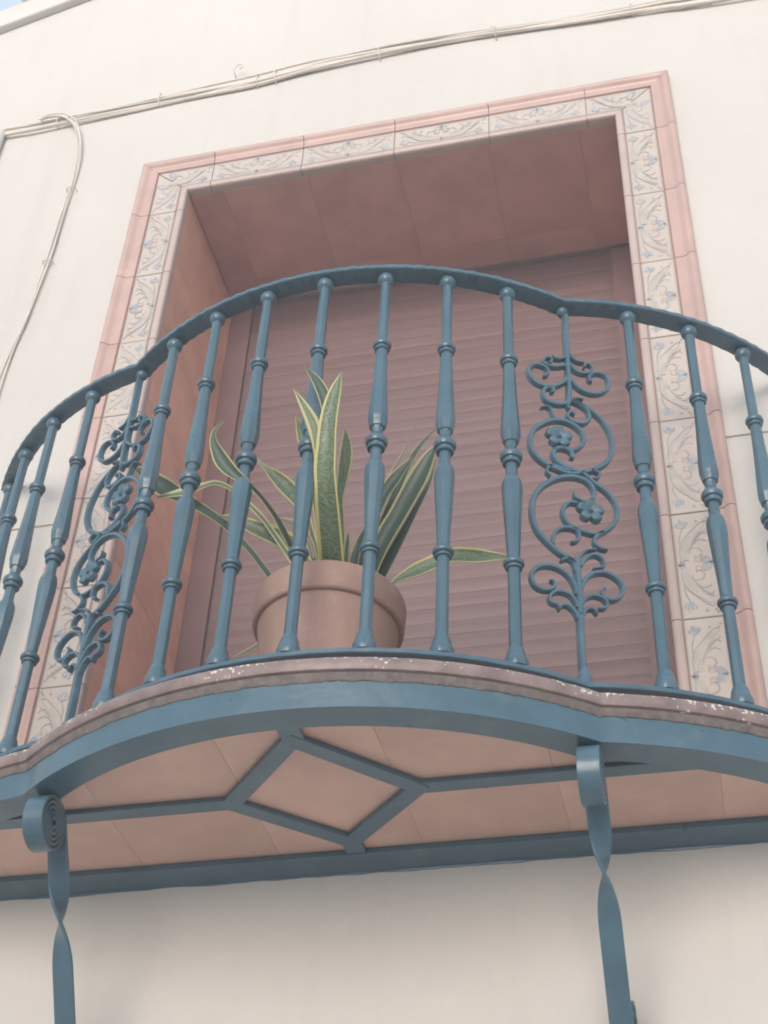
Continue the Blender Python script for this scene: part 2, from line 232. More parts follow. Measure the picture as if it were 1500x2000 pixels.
# ------------------------------------------------------------------ traced shapes: leaf edges (left, right) from tip to base, scroll strokes (half width at both ends, points along the panel)
LEAVES = [
    ('g', [((0.0719,-0.56,3.682),(0.074,-0.56,3.681)), ((0.0514,-0.5583,3.642),(0.0745,-0.5583,3.629)), ((0.0385,-0.5534,3.6),(0.0708,-0.5534,3.583)), ((0.0311,-0.5451,3.557),(0.0675,-0.5451,3.54)), ((0.0263,-0.5336,3.517),(0.0661,-0.5336,3.501)), ((0.0206,-0.5187,3.481),(0.0636,-0.5187,3.465)), ((0.0191,-0.5005,3.447),(0.0637,-0.5005,3.433)), ((0.0163,-0.479,3.417),(0.0638,-0.479,3.404)), ((0.0143,-0.4542,3.389),(0.0627,-0.4542,3.378)), ((0.0115,-0.4261,3.365),(0.0605,-0.4261,3.355)), ((0.0074,-0.3947,3.343),(0.0567,-0.3947,3.334)), ((0.0018,-0.36,3.323),(0.0503,-0.36,3.316))]),
    ('g', [((0.0459,-0.47,3.493),(0.048,-0.47,3.493)), ((0.0405,-0.4557,3.467),(0.0503,-0.4557,3.465)), ((0.0351,-0.4414,3.441),(0.0526,-0.4414,3.439)), ((0.0297,-0.4271,3.416),(0.0545,-0.4271,3.412)), ((0.0239,-0.4129,3.39),(0.0551,-0.4129,3.386)), ((0.0179,-0.3986,3.365),(0.055,-0.3986,3.36)), ((0.0135,-0.3843,3.34),(0.0543,-0.3843,3.334)), ((0.0102,-0.37,3.314),(0.0534,-0.37,3.308))]),
    ('d', [((-0.0102,-0.55,3.73),(-0.0091,-0.55,3.729)), ((0.0138,-0.5473,3.67),(0.0302,-0.5473,3.682)), ((0.0299,-0.5391,3.616),(0.0513,-0.5391,3.629)), ((0.0351,-0.5256,3.568),(0.0519,-0.5256,3.579)), ((0.0373,-0.5065,3.526),(0.0504,-0.5065,3.535)), ((0.0356,-0.4821,3.491),(0.0477,-0.4821,3.497)), ((0.0306,-0.4522,3.461),(0.0443,-0.4522,3.465)), ((0.0238,-0.4169,3.435),(0.0391,-0.4169,3.437)), ((0.0153,-0.3762,3.414),(0.0322,-0.3762,3.414)), ((0.005,-0.33,3.397),(0.0237,-0.33,3.394))]),
    ('y', [((-0.0291,-0.545,3.673),(-0.0267,-0.545,3.67)), ((-0.0107,-0.5425,3.618),(0.0057,-0.5425,3.623)), ((0.0044,-0.5349,3.571),(0.0292,-0.5349,3.578)), ((0.0149,-0.5222,3.528),(0.0318,-0.5222,3.534)), ((0.0176,-0.5045,3.491),(0.033,-0.5045,3.495)), ((0.0172,-0.4817,3.459),(0.0327,-0.4817,3.462)), ((0.0169,-0.4539,3.432),(0.0342,-0.4539,3.433)), ((0.0149,-0.421,3.41),(0.0343,-0.421,3.41)), ((0.0095,-0.383,3.392),(0.0298,-0.383,3.39)), ((0.0019,-0.34,3.377),(0.0225,-0.34,3.374))]),
    ('g', [((-0.0635,-0.42,3.724),(-0.0602,-0.42,3.724)), ((-0.0634,-0.4025,3.688),(-0.0431,-0.4025,3.69)), ((-0.0554,-0.385,3.652),(-0.0338,-0.385,3.653)), ((-0.0476,-0.3675,3.617),(-0.0266,-0.3675,3.617)), ((-0.0422,-0.35,3.581),(-0.0211,-0.35,3.581)), ((-0.0378,-0.3325,3.546),(-0.0166,-0.3325,3.545)), ((-0.0355,-0.315,3.511),(-0.0133,-0.315,3.509)), ((-0.0339,-0.2975,3.477),(-0.0106,-0.2975,3.474)), ((-0.0324,-0.28,3.443),(-0.0079,-0.28,3.439))]),
    ('g', [((0.0376,-0.4,3.689),(0.0398,-0.4,3.689)), ((0.0267,-0.385,3.658),(0.051,-0.385,3.654)), ((0.0199,-0.37,3.624),(0.0484,-0.37,3.62)), ((0.0155,-0.355,3.591),(0.0381,-0.355,3.588)), ((0.0132,-0.34,3.557),(0.0271,-0.34,3.557)), ((0.0122,-0.325,3.523),(0.0269,-0.325,3.522)), ((0.0111,-0.31,3.49),(0.0266,-0.31,3.488)), ((0.01,-0.295,3.457),(0.0262,-0.295,3.455)), ((0.0089,-0.28,3.424),(0.0257,-0.28,3.421))]),
    ('d', [((-0.1763,-0.52,3.635),(-0.1739,-0.52,3.633)), ((-0.1947,-0.5196,3.616),(-0.188,-0.5196,3.61)), ((-0.1996,-0.5181,3.589),(-0.1838,-0.5181,3.584)), ((-0.1939,-0.5154,3.556),(-0.1671,-0.5154,3.557)), ((-0.1831,-0.5113,3.526),(-0.1505,-0.5113,3.532)), ((-0.1647,-0.5057,3.504),(-0.1344,-0.5057,3.509)), ((-0.1431,-0.4987,3.49),(-0.1179,-0.4987,3.489)), ((-0.123,-0.4901,3.476),(-0.1022,-0.4901,3.471)), ((-0.1043,-0.4799,3.462),(-0.0882,-0.4799,3.454)), ((-0.0898,-0.468,3.445),(-0.075,-0.468,3.438)), ((-0.0772,-0.4544,3.428),(-0.0637,-0.4544,3.423)), ((-0.0682,-0.4391,3.411),(-0.0538,-0.4391,3.409)), ((-0.0601,-0.4221,3.396),(-0.0465,-0.4221,3.395)), ((-0.0525,-0.4032,3.382),(-0.0397,-0.4032,3.382)), ((-0.0446,-0.3825,3.371),(-0.0332,-0.3825,3.372)), ((-0.0373,-0.36,3.36),(-0.0273,-0.36,3.363))]),
    ('d', [((-0.4754,-0.3,3.772),(-0.4737,-0.3,3.769)), ((-0.4297,-0.3,3.749),(-0.4387,-0.3,3.72)), ((-0.3857,-0.3,3.721),(-0.4035,-0.3,3.675)), ((-0.3456,-0.3,3.683),(-0.3607,-0.3,3.647)), ((-0.3073,-0.3,3.643),(-0.3187,-0.3,3.62)), ((-0.2682,-0.3,3.607),(-0.2784,-0.3,3.59)), ((-0.2314,-0.3,3.569),(-0.2409,-0.3,3.555)), ((-0.1981,-0.3,3.528),(-0.2071,-0.3,3.515)), ((-0.1674,-0.3,3.485),(-0.175,-0.3,3.475)), ((-0.1389,-0.3,3.442),(-0.1472,-0.3,3.433)), ((-0.1114,-0.3,3.399),(-0.1204,-0.3,3.39)), ((-0.085,-0.3,3.357),(-0.0946,-0.3,3.349))]),
    ('y', [((-0.3799,-0.34,3.628),(-0.3779,-0.34,3.622)), ((-0.3504,-0.3369,3.639),(-0.3462,-0.3369,3.623)), ((-0.3209,-0.3338,3.651),(-0.3149,-0.3338,3.625)), ((-0.2899,-0.3308,3.658),(-0.2874,-0.3308,3.639)), ((-0.2594,-0.3277,3.664),(-0.2595,-0.3277,3.65)), ((-0.227,-0.3246,3.647),(-0.2282,-0.3246,3.635)), ((-0.198,-0.3215,3.619),(-0.2011,-0.3215,3.606)), ((-0.171,-0.3185,3.589),(-0.1761,-0.3185,3.576)), ((-0.1457,-0.3154,3.558),(-0.1517,-0.3154,3.545)), ((-0.124,-0.3123,3.524),(-0.131,-0.3123,3.512)), ((-0.1035,-0.3092,3.49),(-0.1112,-0.3092,3.479)), ((-0.0835,-0.3062,3.457),(-0.0918,-0.3062,3.446)), ((-0.0646,-0.3031,3.423),(-0.0737,-0.3031,3.413)), ((-0.0461,-0.3,3.39),(-0.0558,-0.3,3.381))]),
    ('g', [((-0.2176,-0.33,3.767),(-0.2173,-0.33,3.764)), ((-0.1875,-0.3233,3.73),(-0.1926,-0.3233,3.726)), ((-0.1553,-0.3167,3.699),(-0.1638,-0.3167,3.695)), ((-0.12,-0.31,3.677),(-0.1422,-0.31,3.658)), ((-0.0891,-0.3033,3.646),(-0.1176,-0.3033,3.623)), ((-0.0692,-0.2967,3.605),(-0.0912,-0.2967,3.592)), ((-0.0553,-0.29,3.562),(-0.0783,-0.29,3.554)), ((-0.0442,-0.2833,3.52),(-0.0678,-0.2833,3.514)), ((-0.0338,-0.2767,3.478),(-0.0575,-0.2767,3.476)), ((-0.0241,-0.27,3.437),(-0.0474,-0.27,3.438))]),
    ('g', [((-0.2444,-0.31,3.579),(-0.2441,-0.31,3.576)), ((-0.218,-0.3067,3.58),(-0.2194,-0.3067,3.558)), ((-0.1911,-0.3033,3.571),(-0.195,-0.3033,3.541)), ((-0.1644,-0.3,3.562),(-0.1707,-0.3,3.523)), ((-0.1379,-0.2967,3.551),(-0.1464,-0.2967,3.507)), ((-0.1123,-0.2933,3.538),(-0.1223,-0.2933,3.491)), ((-0.0885,-0.29,3.521),(-0.101,-0.29,3.47)), ((-0.0685,-0.2867,3.496),(-0.0816,-0.2867,3.447)), ((-0.0555,-0.2833,3.467),(-0.0653,-0.2833,3.421)), ((-0.0426,-0.28,3.438),(-0.0519,-0.28,3.394))]),
    ('b', [((-0.1212,-0.3,3.562),(-0.1207,-0.3,3.557)), ((-0.1003,-0.2957,3.56),(-0.1038,-0.2957,3.546)), ((-0.0804,-0.2914,3.554),(-0.0869,-0.2914,3.536)), ((-0.0627,-0.2871,3.538),(-0.0742,-0.2871,3.52)), ((-0.0521,-0.2829,3.515),(-0.0643,-0.2829,3.501)), ((-0.0438,-0.2786,3.492),(-0.0569,-0.2786,3.481)), ((-0.0395,-0.2743,3.469),(-0.0533,-0.2743,3.461)), ((-0.0352,-0.27,3.445),(-0.0497,-0.27,3.441))]),
    ('d', [((0.2186,-0.34,3.673),(0.2197,-0.34,3.671)), ((0.1937,-0.3355,3.658),(0.2117,-0.3355,3.639)), ((0.1737,-0.3309,3.635),(0.2029,-0.3309,3.607)), ((0.1566,-0.3264,3.609),(0.1917,-0.3264,3.578)), ((0.1421,-0.3218,3.581),(0.1772,-0.3218,3.551)), ((0.1283,-0.3173,3.553),(0.1628,-0.3173,3.525)), ((0.1143,-0.3127,3.525),(0.1482,-0.3127,3.499)), ((0.098,-0.3082,3.499),(0.1332,-0.3082,3.473)), ((0.0859,-0.3036,3.471),(0.1193,-0.3036,3.448)), ((0.0747,-0.2991,3.442),(0.1063,-0.2991,3.421)), ((0.0649,-0.2945,3.413),(0.0955,-0.2945,3.394)), ((0.0552,-0.29,3.383),(0.0847,-0.29,3.366))]),
    ('d', [((0.1984,-0.27,3.691),(0.1996,-0.27,3.688)), ((0.1869,-0.2689,3.651),(0.1931,-0.2689,3.646)), ((0.1722,-0.2678,3.615),(0.1818,-0.2678,3.607)), ((0.156,-0.2667,3.579),(0.1676,-0.2667,3.571)), ((0.1399,-0.2656,3.545),(0.1539,-0.2656,3.535)), ((0.1234,-0.2644,3.511),(0.1406,-0.2644,3.499)), ((0.1073,-0.2633,3.478),(0.1273,-0.2633,3.464)), ((0.0918,-0.2622,3.445),(0.1134,-0.2622,3.43)), ((0.076,-0.2611,3.413),(0.099,-0.2611,3.397)), ((0.0603,-0.26,3.381),(0.0848,-0.26,3.364))]),
    ('d', [((0.1574,-0.3,3.683),(0.1586,-0.3,3.679)), ((0.1307,-0.2967,3.666),(0.1436,-0.2967,3.65)), ((0.1063,-0.2933,3.645),(0.128,-0.2933,3.621)), ((0.0894,-0.29,3.616),(0.1103,-0.29,3.594)), ((0.0782,-0.2867,3.582),(0.0972,-0.2867,3.564)), ((0.0671,-0.2833,3.549),(0.0866,-0.2833,3.533)), ((0.0561,-0.28,3.515),(0.0765,-0.28,3.501)), ((0.0464,-0.2767,3.482),(0.0679,-0.2767,3.469)), ((0.037,-0.2733,3.449),(0.0595,-0.2733,3.437)), ((0.0277,-0.27,3.416),(0.0511,-0.27,3.406))]),
    ('b', [((0.1516,-0.26,3.821),(0.1539,-0.26,3.82)), ((0.1371,-0.2589,3.778),(0.1416,-0.2589,3.777)), ((0.1216,-0.2578,3.737),(0.13,-0.2578,3.734)), ((0.1029,-0.2567,3.699),(0.1134,-0.2567,3.696)), ((0.0854,-0.2556,3.661),(0.1,-0.2556,3.656)), ((0.0722,-0.2544,3.62),(0.0896,-0.2544,3.614)), ((0.0605,-0.2533,3.58),(0.0794,-0.2533,3.574)), ((0.0504,-0.2522,3.538),(0.0694,-0.2522,3.534)), ((0.0405,-0.2511,3.498),(0.0596,-0.2511,3.494)), ((0.0308,-0.25,3.458),(0.0499,-0.25,3.455))]),
    ('d', [((0.189,-0.24,3.814),(0.1913,-0.24,3.812)), ((0.1606,-0.2411,3.784),(0.1678,-0.2411,3.777)), ((0.1381,-0.2422,3.746),(0.149,-0.2422,3.737)), ((0.1207,-0.2433,3.703),(0.1351,-0.2433,3.693)), ((0.1062,-0.2444,3.659),(0.1225,-0.2444,3.649)), ((0.0932,-0.2456,3.615),(0.1107,-0.2456,3.606)), ((0.0809,-0.2467,3.571),(0.099,-0.2467,3.563)), ((0.0696,-0.2478,3.527),(0.0876,-0.2478,3.521)), ((0.0584,-0.2489,3.484),(0.0764,-0.2489,3.48)), ((0.0474,-0.25,3.442),(0.0654,-0.25,3.44))]),
    ('g', [((0.3604,-0.31,3.375),(0.3614,-0.31,3.374)), ((0.3395,-0.3085,3.389),(0.3406,-0.3085,3.374)), ((0.3177,-0.3069,3.4),(0.3196,-0.3069,3.375)), ((0.2955,-0.3054,3.411),(0.2986,-0.3054,3.376)), ((0.2727,-0.3038,3.419),(0.2774,-0.3038,3.38)), ((0.2499,-0.3023,3.424),(0.256,-0.3023,3.386)), ((0.2271,-0.3008,3.424),(0.2346,-0.3008,3.388)), ((0.2063,-0.2992,3.416),(0.2151,-0.2992,3.38)), ((0.1856,-0.2977,3.408),(0.1954,-0.2977,3.374)), ((0.1649,-0.2962,3.4),(0.1754,-0.2962,3.368)), ((0.1461,-0.2946,3.387),(0.1545,-0.2946,3.365)), ((0.1289,-0.2931,3.373),(0.1342,-0.2931,3.36)), ((0.1158,-0.2915,3.353),(0.1221,-0.2915,3.342)), ((0.1035,-0.29,3.332),(0.1109,-0.29,3.323))]),
    ('d', [((0.0727,-0.33,3.478),(0.0749,-0.33,3.475)), ((0.0635,-0.3267,3.466),(0.0722,-0.3267,3.459)), ((0.0545,-0.3233,3.453),(0.0694,-0.3233,3.444)), ((0.0485,-0.32,3.438),(0.0655,-0.32,3.429)), ((0.0437,-0.3167,3.422),(0.0616,-0.3167,3.414)), ((0.0415,-0.3133,3.406),(0.0598,-0.3133,3.398)), ((0.0394,-0.31,3.389),(0.0582,-0.31,3.382))]),
    ('y', [((0.049,-0.36,3.443),(0.0512,-0.36,3.442)), ((0.0434,-0.3567,3.432),(0.0524,-0.3567,3.428)), ((0.0391,-0.3533,3.42),(0.0528,-0.3533,3.415)), ((0.0377,-0.35,3.406),(0.0523,-0.35,3.402)), ((0.0364,-0.3467,3.393),(0.0518,-0.3467,3.389)), ((0.0353,-0.3433,3.379),(0.0512,-0.3433,3.376)), ((0.0342,-0.34,3.366),(0.0505,-0.34,3.363))]),
    ('b', [((-0.2349,-0.17,3.316),(-0.2335,-0.17,3.313)), ((-0.2157,-0.1733,3.325),(-0.2104,-0.1733,3.316)), ((-0.1965,-0.1767,3.333),(-0.1886,-0.1767,3.322)), ((-0.178,-0.18,3.343),(-0.1689,-0.18,3.333)), ((-0.1628,-0.1833,3.358),(-0.1523,-0.1833,3.347)), ((-0.149,-0.1867,3.374),(-0.1372,-0.1867,3.363)), ((-0.1387,-0.19,3.393),(-0.126,-0.19,3.384)), ((-0.1281,-0.1933,3.413),(-0.1144,-0.1933,3.404)), ((-0.1169,-0.1967,3.432),(-0.1015,-0.1967,3.423)), ((-0.1056,-0.2,3.451),(-0.0886,-0.2,3.442))]),
]
SCROLLS = [
    (0.0041,0.0041,[(0.0063,4.0282),(0.0054,3.9882),(0.0047,3.9392),(0.0048,3.8914)]),
    (0.0039,0.0036,[(0.0048,3.8914),(0.0043,3.8444),(0.0044,3.7985),(0.0018,3.7646),(-0.0001,3.7477)]),
    (0.0017,0.0011,[(0.0031,3.8940),(-0.0098,3.8823),(-0.0234,3.8808),(-0.0293,3.8860)]),
    (0.0022,0.0014,[(0.0019,3.8670),(-0.0187,3.8563),(-0.0389,3.8541),(-0.0492,3.8598),(-0.0468,3.8723),(-0.0380,3.8793),(-0.0304,3.8747),(-0.0336,3.8643),(-0.0397,3.8635)]),
    (0.0025,0.0017,[(0.0027,3.8347),(-0.0060,3.8137),(-0.0301,3.7938),(-0.0522,3.7905),(-0.0696,3.7976),(-0.0812,3.8149),(-0.0807,3.8335),(-0.0703,3.8480),(-0.0569,3.8507),(-0.0437,3.8452),(-0.0392,3.8348),(-0.0422,3.8247),(-0.0502,3.8187)]),
    (0.0017,0.0011,[(0.0093,3.9054),(0.0187,3.8892),(0.0321,3.8846),(0.0401,3.8860)]),
    (0.0022,0.0014,[(0.0089,3.8722),(0.0216,3.8550),(0.0395,3.8524),(0.0535,3.8611),(0.0588,3.8752),(0.0525,3.8840),(0.0436,3.8802),(0.0409,3.8706)]),
    (0.0025,0.0017,[(0.0089,3.8242),(0.0258,3.8037),(0.0455,3.7971),(0.0657,3.8001),(0.0845,3.8146),(0.0926,3.8359),(0.0893,3.8560),(0.0762,3.8631),(0.0601,3.8584),(0.0493,3.8460),(0.0498,3.8353),(0.0560,3.8331)]),
    (0.0028,0.0017,[(0.0014,3.7645),(-0.0053,3.7522),(-0.0166,3.7461),(-0.0341,3.7450),(-0.0470,3.7503),(-0.0526,3.7642),(-0.0504,3.7792),(-0.0413,3.7875),(-0.0303,3.7864),(-0.0311,3.7787),(-0.0373,3.7757)]),
    (0.0022,0.0014,[(0.0001,3.7522),(-0.0013,3.7444),(0.0017,3.7372)]),
    (0.0017,0.0011,[(-0.0314,3.7008),(-0.0343,3.7102),(-0.0381,3.7253),(-0.0477,3.7306),(-0.0592,3.7244)]),
    (0.0025,0.0028,[(0.0062,3.7644),(0.0343,3.7544),(0.0556,3.7401),(0.0740,3.7182),(0.0864,3.6881),(0.0895,3.6603),(0.0848,3.6307),(0.0690,3.6019),(0.0465,3.5817),(0.0224,3.5677),(0.0034,3.5678),(-0.0194,3.5755),(-0.0336,3.5883),(-0.0374,3.6012),(-0.0337,3.6133),(-0.0239,3.6210),(-0.0089,3.6219),(0.0014,3.6142),(0.0011,3.5988)]),
    (0.0017,0.0011,[(0.0130,3.7693),(0.0221,3.7733),(0.0331,3.7725)]),
    (0.0022,0.0017,[(0.0083,3.7620),(0.0299,3.7540),(0.0423,3.7397),(0.0440,3.7225),(0.0344,3.7064),(0.0185,3.7015),(0.0035,3.7055),(-0.0030,3.7154),(0.0000,3.7250),(0.0090,3.7295),(0.0113,3.7234)]),
    (0.0025,0.0025,[(0.0017,3.6199),(0.0150,3.6305),(0.0242,3.6428),(0.0294,3.6598),(0.0239,3.6798),(0.0094,3.6932),(-0.0120,3.6995),(-0.0338,3.6953),(-0.0558,3.6805),(-0.0758,3.6570),(-0.0834,3.6309),(-0.0820,3.6032),(-0.0716,3.5838),(-0.0532,3.5694),(-0.0284,3.5609),(-0.0076,3.5567),(0.0136,3.5608)]),
    (0.0022,0.0014,[(-0.0052,3.5622),(-0.0219,3.5661),(-0.0386,3.5683),(-0.0482,3.5625),(-0.0523,3.5492),(-0.0455,3.5401)]),
    (0.0017,0.0011,[(0.0399,3.5772),(0.0524,3.5750),(0.0563,3.5677),(0.0515,3.5583),(0.0428,3.5547)]),
    (0.0025,0.0028,[(0.0369,3.4978),(0.0428,3.5160),(0.0393,3.5326),(0.0285,3.5449),(0.0090,3.5504),(-0.0133,3.5464),(-0.0357,3.5349),(-0.0605,3.5117),(-0.0782,3.4827),(-0.0844,3.4537),(-0.0843,3.4212),(-0.0750,3.3915),(-0.0568,3.3690),(-0.0366,3.3503),(-0.0161,3.3396),(-0.0009,3.3282)]),
    (0.0025,0.0017,[(0.0209,3.5672),(0.0440,3.5446),(0.0652,3.5302),(0.0815,3.5090),(0.0881,3.4828),(0.0818,3.4538),(0.0655,3.4309),(0.0449,3.4117),(0.0360,3.3983),(0.0375,3.3862),(0.0472,3.3785),(0.0604,3.3785)]),
    (0.0025,0.0019,[(0.0056,3.4822),(-0.0097,3.4800),(-0.0223,3.4623),(-0.0231,3.4444),(-0.0159,3.4272),(-0.0019,3.4167),(0.0192,3.4116),(0.0364,3.4117),(0.0551,3.4203)]),
    (0.0017,0.0011,[(0.0254,3.4860),(0.0147,3.4908),(0.0030,3.4962),(0.0008,3.5082)]),
    (0.0022,0.0017,[(-0.0475,3.3665),(-0.0433,3.3925),(-0.0299,3.4099),(-0.0126,3.4154),(0.0022,3.4123),(0.0063,3.4005),(0.0009,3.3865),(-0.0104,3.3801)]),
    (0.0041,0.0039,[(-0.0012,3.3436),(-0.0005,3.3232),(-0.0011,3.2951),(-0.0008,3.2477),(-0.0012,3.2109)]),
    (0.0041,0.0041,[(-0.0011,3.2133),(-0.0020,3.1628),(-0.0020,3.1160),(-0.0023,3.0816)]),
    (0.0022,0.0014,[(-0.0045,3.3095),(-0.0085,3.3316),(-0.0199,3.3385),(-0.0332,3.3302)]),
    (0.0022,0.0014,[(0.0046,3.3257),(0.0158,3.3471),(0.0313,3.3596),(0.0459,3.3568),(0.0516,3.3451),(0.0483,3.3340),(0.0304,3.3258)]),
    (0.0017,0.0011,[(0.0007,3.3389),(0.0077,3.3535),(0.0190,3.3666),(0.0385,3.3738)]),
    (0.0025,0.0017,[(-0.0055,3.2565),(-0.0077,3.2734),(-0.0161,3.2942),(-0.0341,3.3096),(-0.0546,3.3137),(-0.0751,3.3077),(-0.0879,3.2928),(-0.0905,3.2746),(-0.0828,3.2589),(-0.0691,3.2538),(-0.0546,3.2583),(-0.0474,3.2694),(-0.0498,3.2784),(-0.0559,3.2785)]),
    (0.0022,0.0014,[(-0.0059,3.2269),(-0.0084,3.2386),(-0.0179,3.2532),(-0.0362,3.2575),(-0.0503,3.2519),(-0.0579,3.2398),(-0.0553,3.2281),(-0.0453,3.2255),(-0.0399,3.2181)]),
    (0.0022,0.0014,[(-0.0052,3.2003),(-0.0087,3.2117),(-0.0153,3.2224),(-0.0272,3.2285),(-0.0372,3.2234),(-0.0410,3.2147)]),
    (0.0025,0.0017,[(-0.0001,3.2602),(0.0048,3.2763),(0.0136,3.2979),(0.0287,3.3141),(0.0501,3.3216),(0.0708,3.3161),(0.0840,3.3013),(0.0849,3.2844),(0.0754,3.2672),(0.0587,3.2590),(0.0450,3.2654),(0.0436,3.2771),(0.0499,3.2848)]),
    (0.0022,0.0014,[(-0.0009,3.2256),(0.0029,3.2386),(0.0116,3.2529),(0.0278,3.2623),(0.0442,3.2597),(0.0525,3.2497),(0.0466,3.2378),(0.0344,3.2338)]),
    (0.0022,0.0014,[(0.0010,3.2017),(0.0052,3.2159),(0.0119,3.2272),(0.0235,3.2302),(0.0315,3.2200)]),
]
FLOWERS = [(-0.0248,3.6495),(0.0312,3.4660)]

# ------------------------------------------------------------------ street
g = MB().add([(-25, -25, 0), (25, -25, 0), (25, 25, 0), (-25, 25, 0)], [(0, 1, 2, 3)])
tag(obj('road', g.vf, M_ROAD), kind='structure')
tag(obj('pavement', bevel_box(-24, 24, -1.3, 0.0, 0.004, 0.13, 0.01), M_ROAD), kind='structure')

# ------------------------------------------------------------------ house front
HX, HZ = 0.652, 5.202                       # hole in the wall for the doorway
def rake(x): return 6.377 + 0.353*(x+1.515) if x < 0.9 else 6.377 + 0.353*(2.415) - 0.353*(x-0.9)
house = thing('house', 'cream rendered house front with a sloping gable top behind the balcony', 'house')
def build_wall():
    b = MB(); Y1 = 0.62; GD = 0.005
    xs = [-4.5, -HX, HX, 0.9, 6.0]
    # front face in rows: below the floor, up to the groove, above it
    zg0, zg1 = 3.901, 3.910
    def quad(p): b.add(p, [tuple(range(len(p)))])
    quad([(-4.5, 0, 0), (6, 0, 0), (6, 0, 2.93), (HX, 0, 2.93), (-HX, 0, 2.93), (-4.5, 0, 2.93)])
    for x0, x1 in ((-4.5, -HX), (HX, 6.0)):
        quad([(x0, 0, 2.93), (x1, 0, 2.93), (x1, 0, zg0), (x0, 0, zg0)])
        quad([(x0, 0, zg0), (x1, 0, zg0), (x1, GD, zg0+0.001), (x0, GD, zg0+0.001)])
        quad([(x0, GD, zg0+0.001), (x1, GD, zg0+0.001), (x1, GD, zg1-0.001), (x0, GD, zg1-0.001)])
        quad([(x0, GD, zg1-0.001), (x1, GD, zg1-0.001), (x1, 0, zg1), (x0, 0, zg1)])
        quad([(x0, 0, zg1), (x1, 0, zg1), (x1, 0, HZ), (x0, 0, HZ)])
    quad([(-4.5, 0, HZ), (-HX, 0, HZ), (HX, 0, HZ), (6, 0, HZ), (6, 0, rake(6)), (0.9, 0, rake(0.9)), (-4.5, 0, rake(-4.5))])
    # lining of the hole and closed back
    quad([(-HX, 0, 2.93), (-HX, 0, HZ), (-HX, Y1, HZ), (-HX, Y1, 2.93)])
    quad([(HX, 0, 2.93), (HX, Y1, 2.93), (HX, Y1, HZ), (HX, 0, HZ)])
    quad([(-HX, 0, HZ), (HX, 0, HZ), (HX, Y1, HZ), (-HX, Y1, HZ)])
    quad([(-HX, 0, 2.93), (-HX, Y1, 2.93), (HX, Y1, 2.93), (HX, 0, 2.93)])
    quad([(-4.5, Y1, 0), (6, Y1, 0), (6, Y1, rake(6)), (0.9, Y1, rake(0.9)), (-4.5, Y1, rake(-4.5))])
    quad([(-4.5, 0, 0), (-4.5, Y1, 0), (-4.5, Y1, rake(-4.5)), (-4.5, 0, rake(-4.5))])
    quad([(6, 0, 0), (6, Y1, 0), (6, Y1, rake(6)), (6, 0, rake(6))])
    for a, c in ((-4.5, 0.9), (0.9, 6.0)): quad([(a, 0, rake(a)), (c, 0, rake(c)), (c, Y1, rake(c)), (a, Y1, rake(a))])
    return b.vf
obj('wall', build_wall(), M_WALL, house)
def rake_piece(x0, x1, dz0, dz1, y0, y1):
    ring = lambda x: [(x, y0, rake(x)+dz0+0.004), (x, y0+0.004, rake(x)+dz0), (x, y1, rake(x)+dz0), (x, y1, rake(x)+dz1), (x, y0+0.004, rake(x)+dz1), (x, y0, rake(x)+dz1-0.004)]
    return loft([ring(x) for x in ([x0, x1] if x1 <= 0.9 or x0 >= 0.9 else [x0, 0.9, x1])])
obj('raking_cornice', rake_piece(-4.6, 6.1, 0.002, 0.128, -0.028, 0.66), M_TRIM, house)
obj('coping', rake_piece(-4.6, 6.1, 0.1285, 0.152, -0.018, 0.66), M_COPE, house)
for i in range(14):                                                   # clay cover tiles along the gable top
    x0 = -1.462 + i*0.30
    P = [Vector((x, 0.02, rake(x)+0.165)) for x in (x0, x0+0.29)]
    obj('roof_tile', tube(P, lambda t: 0.062-0.008*t, 12), M_COPE, house, True, sharp=40)

# ------------------------------------------------------------------ doorway surround
door = thing('doorway_surround', 'tiled surround of the balcony doorway with patterned cream border and pink moulding', 'doorway')
XO, ZO, DEP = 0.6354, 5.1864, 0.445
XB0, XB1, XM = 0.658, 0.7405, 0.7975          # border tile inner / outer edge, moulding outer edge
ZB0, ZB1, ZM = 5.211, 5.297, 5.353
TJ = [-0.563, -0.283, -0.003, 0.277, 0.557]   # joints of the top row
SJ = [5.0918-0.2805*k for k in range(8)] + [3.0]

def stroke(b, pts, w0, w1, mi, h=0.0013, base=0.0004, n=5):
    P = catmull([(p[0], p[1], 0) for p in pts], n); L = len(P)
    v = []; f = []
    for i, p in enumerate(P):
        t = (P[min(i+1, L-1)]-P[max(i-1, 0)]); t.normalize(); nn = Vector((-t.y, t.x, 0)); k = i/(L-1)
        wd = 1.35*(w0+(w1-w0)*k)*(0.35+0.65*math.sin(pi*min(1, max(0.0, 0.08+0.92*k)))**0.5)
        v += [p+nn*wd+Vector((0, 0, base)), p+Vector((0, 0, base+h)), p-nn*wd+Vector((0, 0, base))]
    for i in range(L-1):
        a = 3*i; f += [(a, a+3, a+4, a+1), (a+1, a+4, a+5, a+2)]
    b.add(v, f, mi)
def petal(b, c, ang, l, wd, mi):
    d = Vector((math.cos(ang), math.sin(ang), 0)); n = Vector((-d.y, d.x, 0)); c = Vector((c[0], c[1], 0.0004))
    v = [c, c+d*l*0.5+n*wd, c+d*l*0.85+n*wd*0.8, c+d*l, c+d*l*0.85-n*wd*0.8, c+d*l*0.5-n*wd, c+d*l*0.6+Vector((0, 0, 0.0014))]
    b.add(v, [(0, 1, 6), (1, 2, 6), (2, 3, 6), (3, 4, 6), (4, 5, 6), (5, 0, 6)], mi)
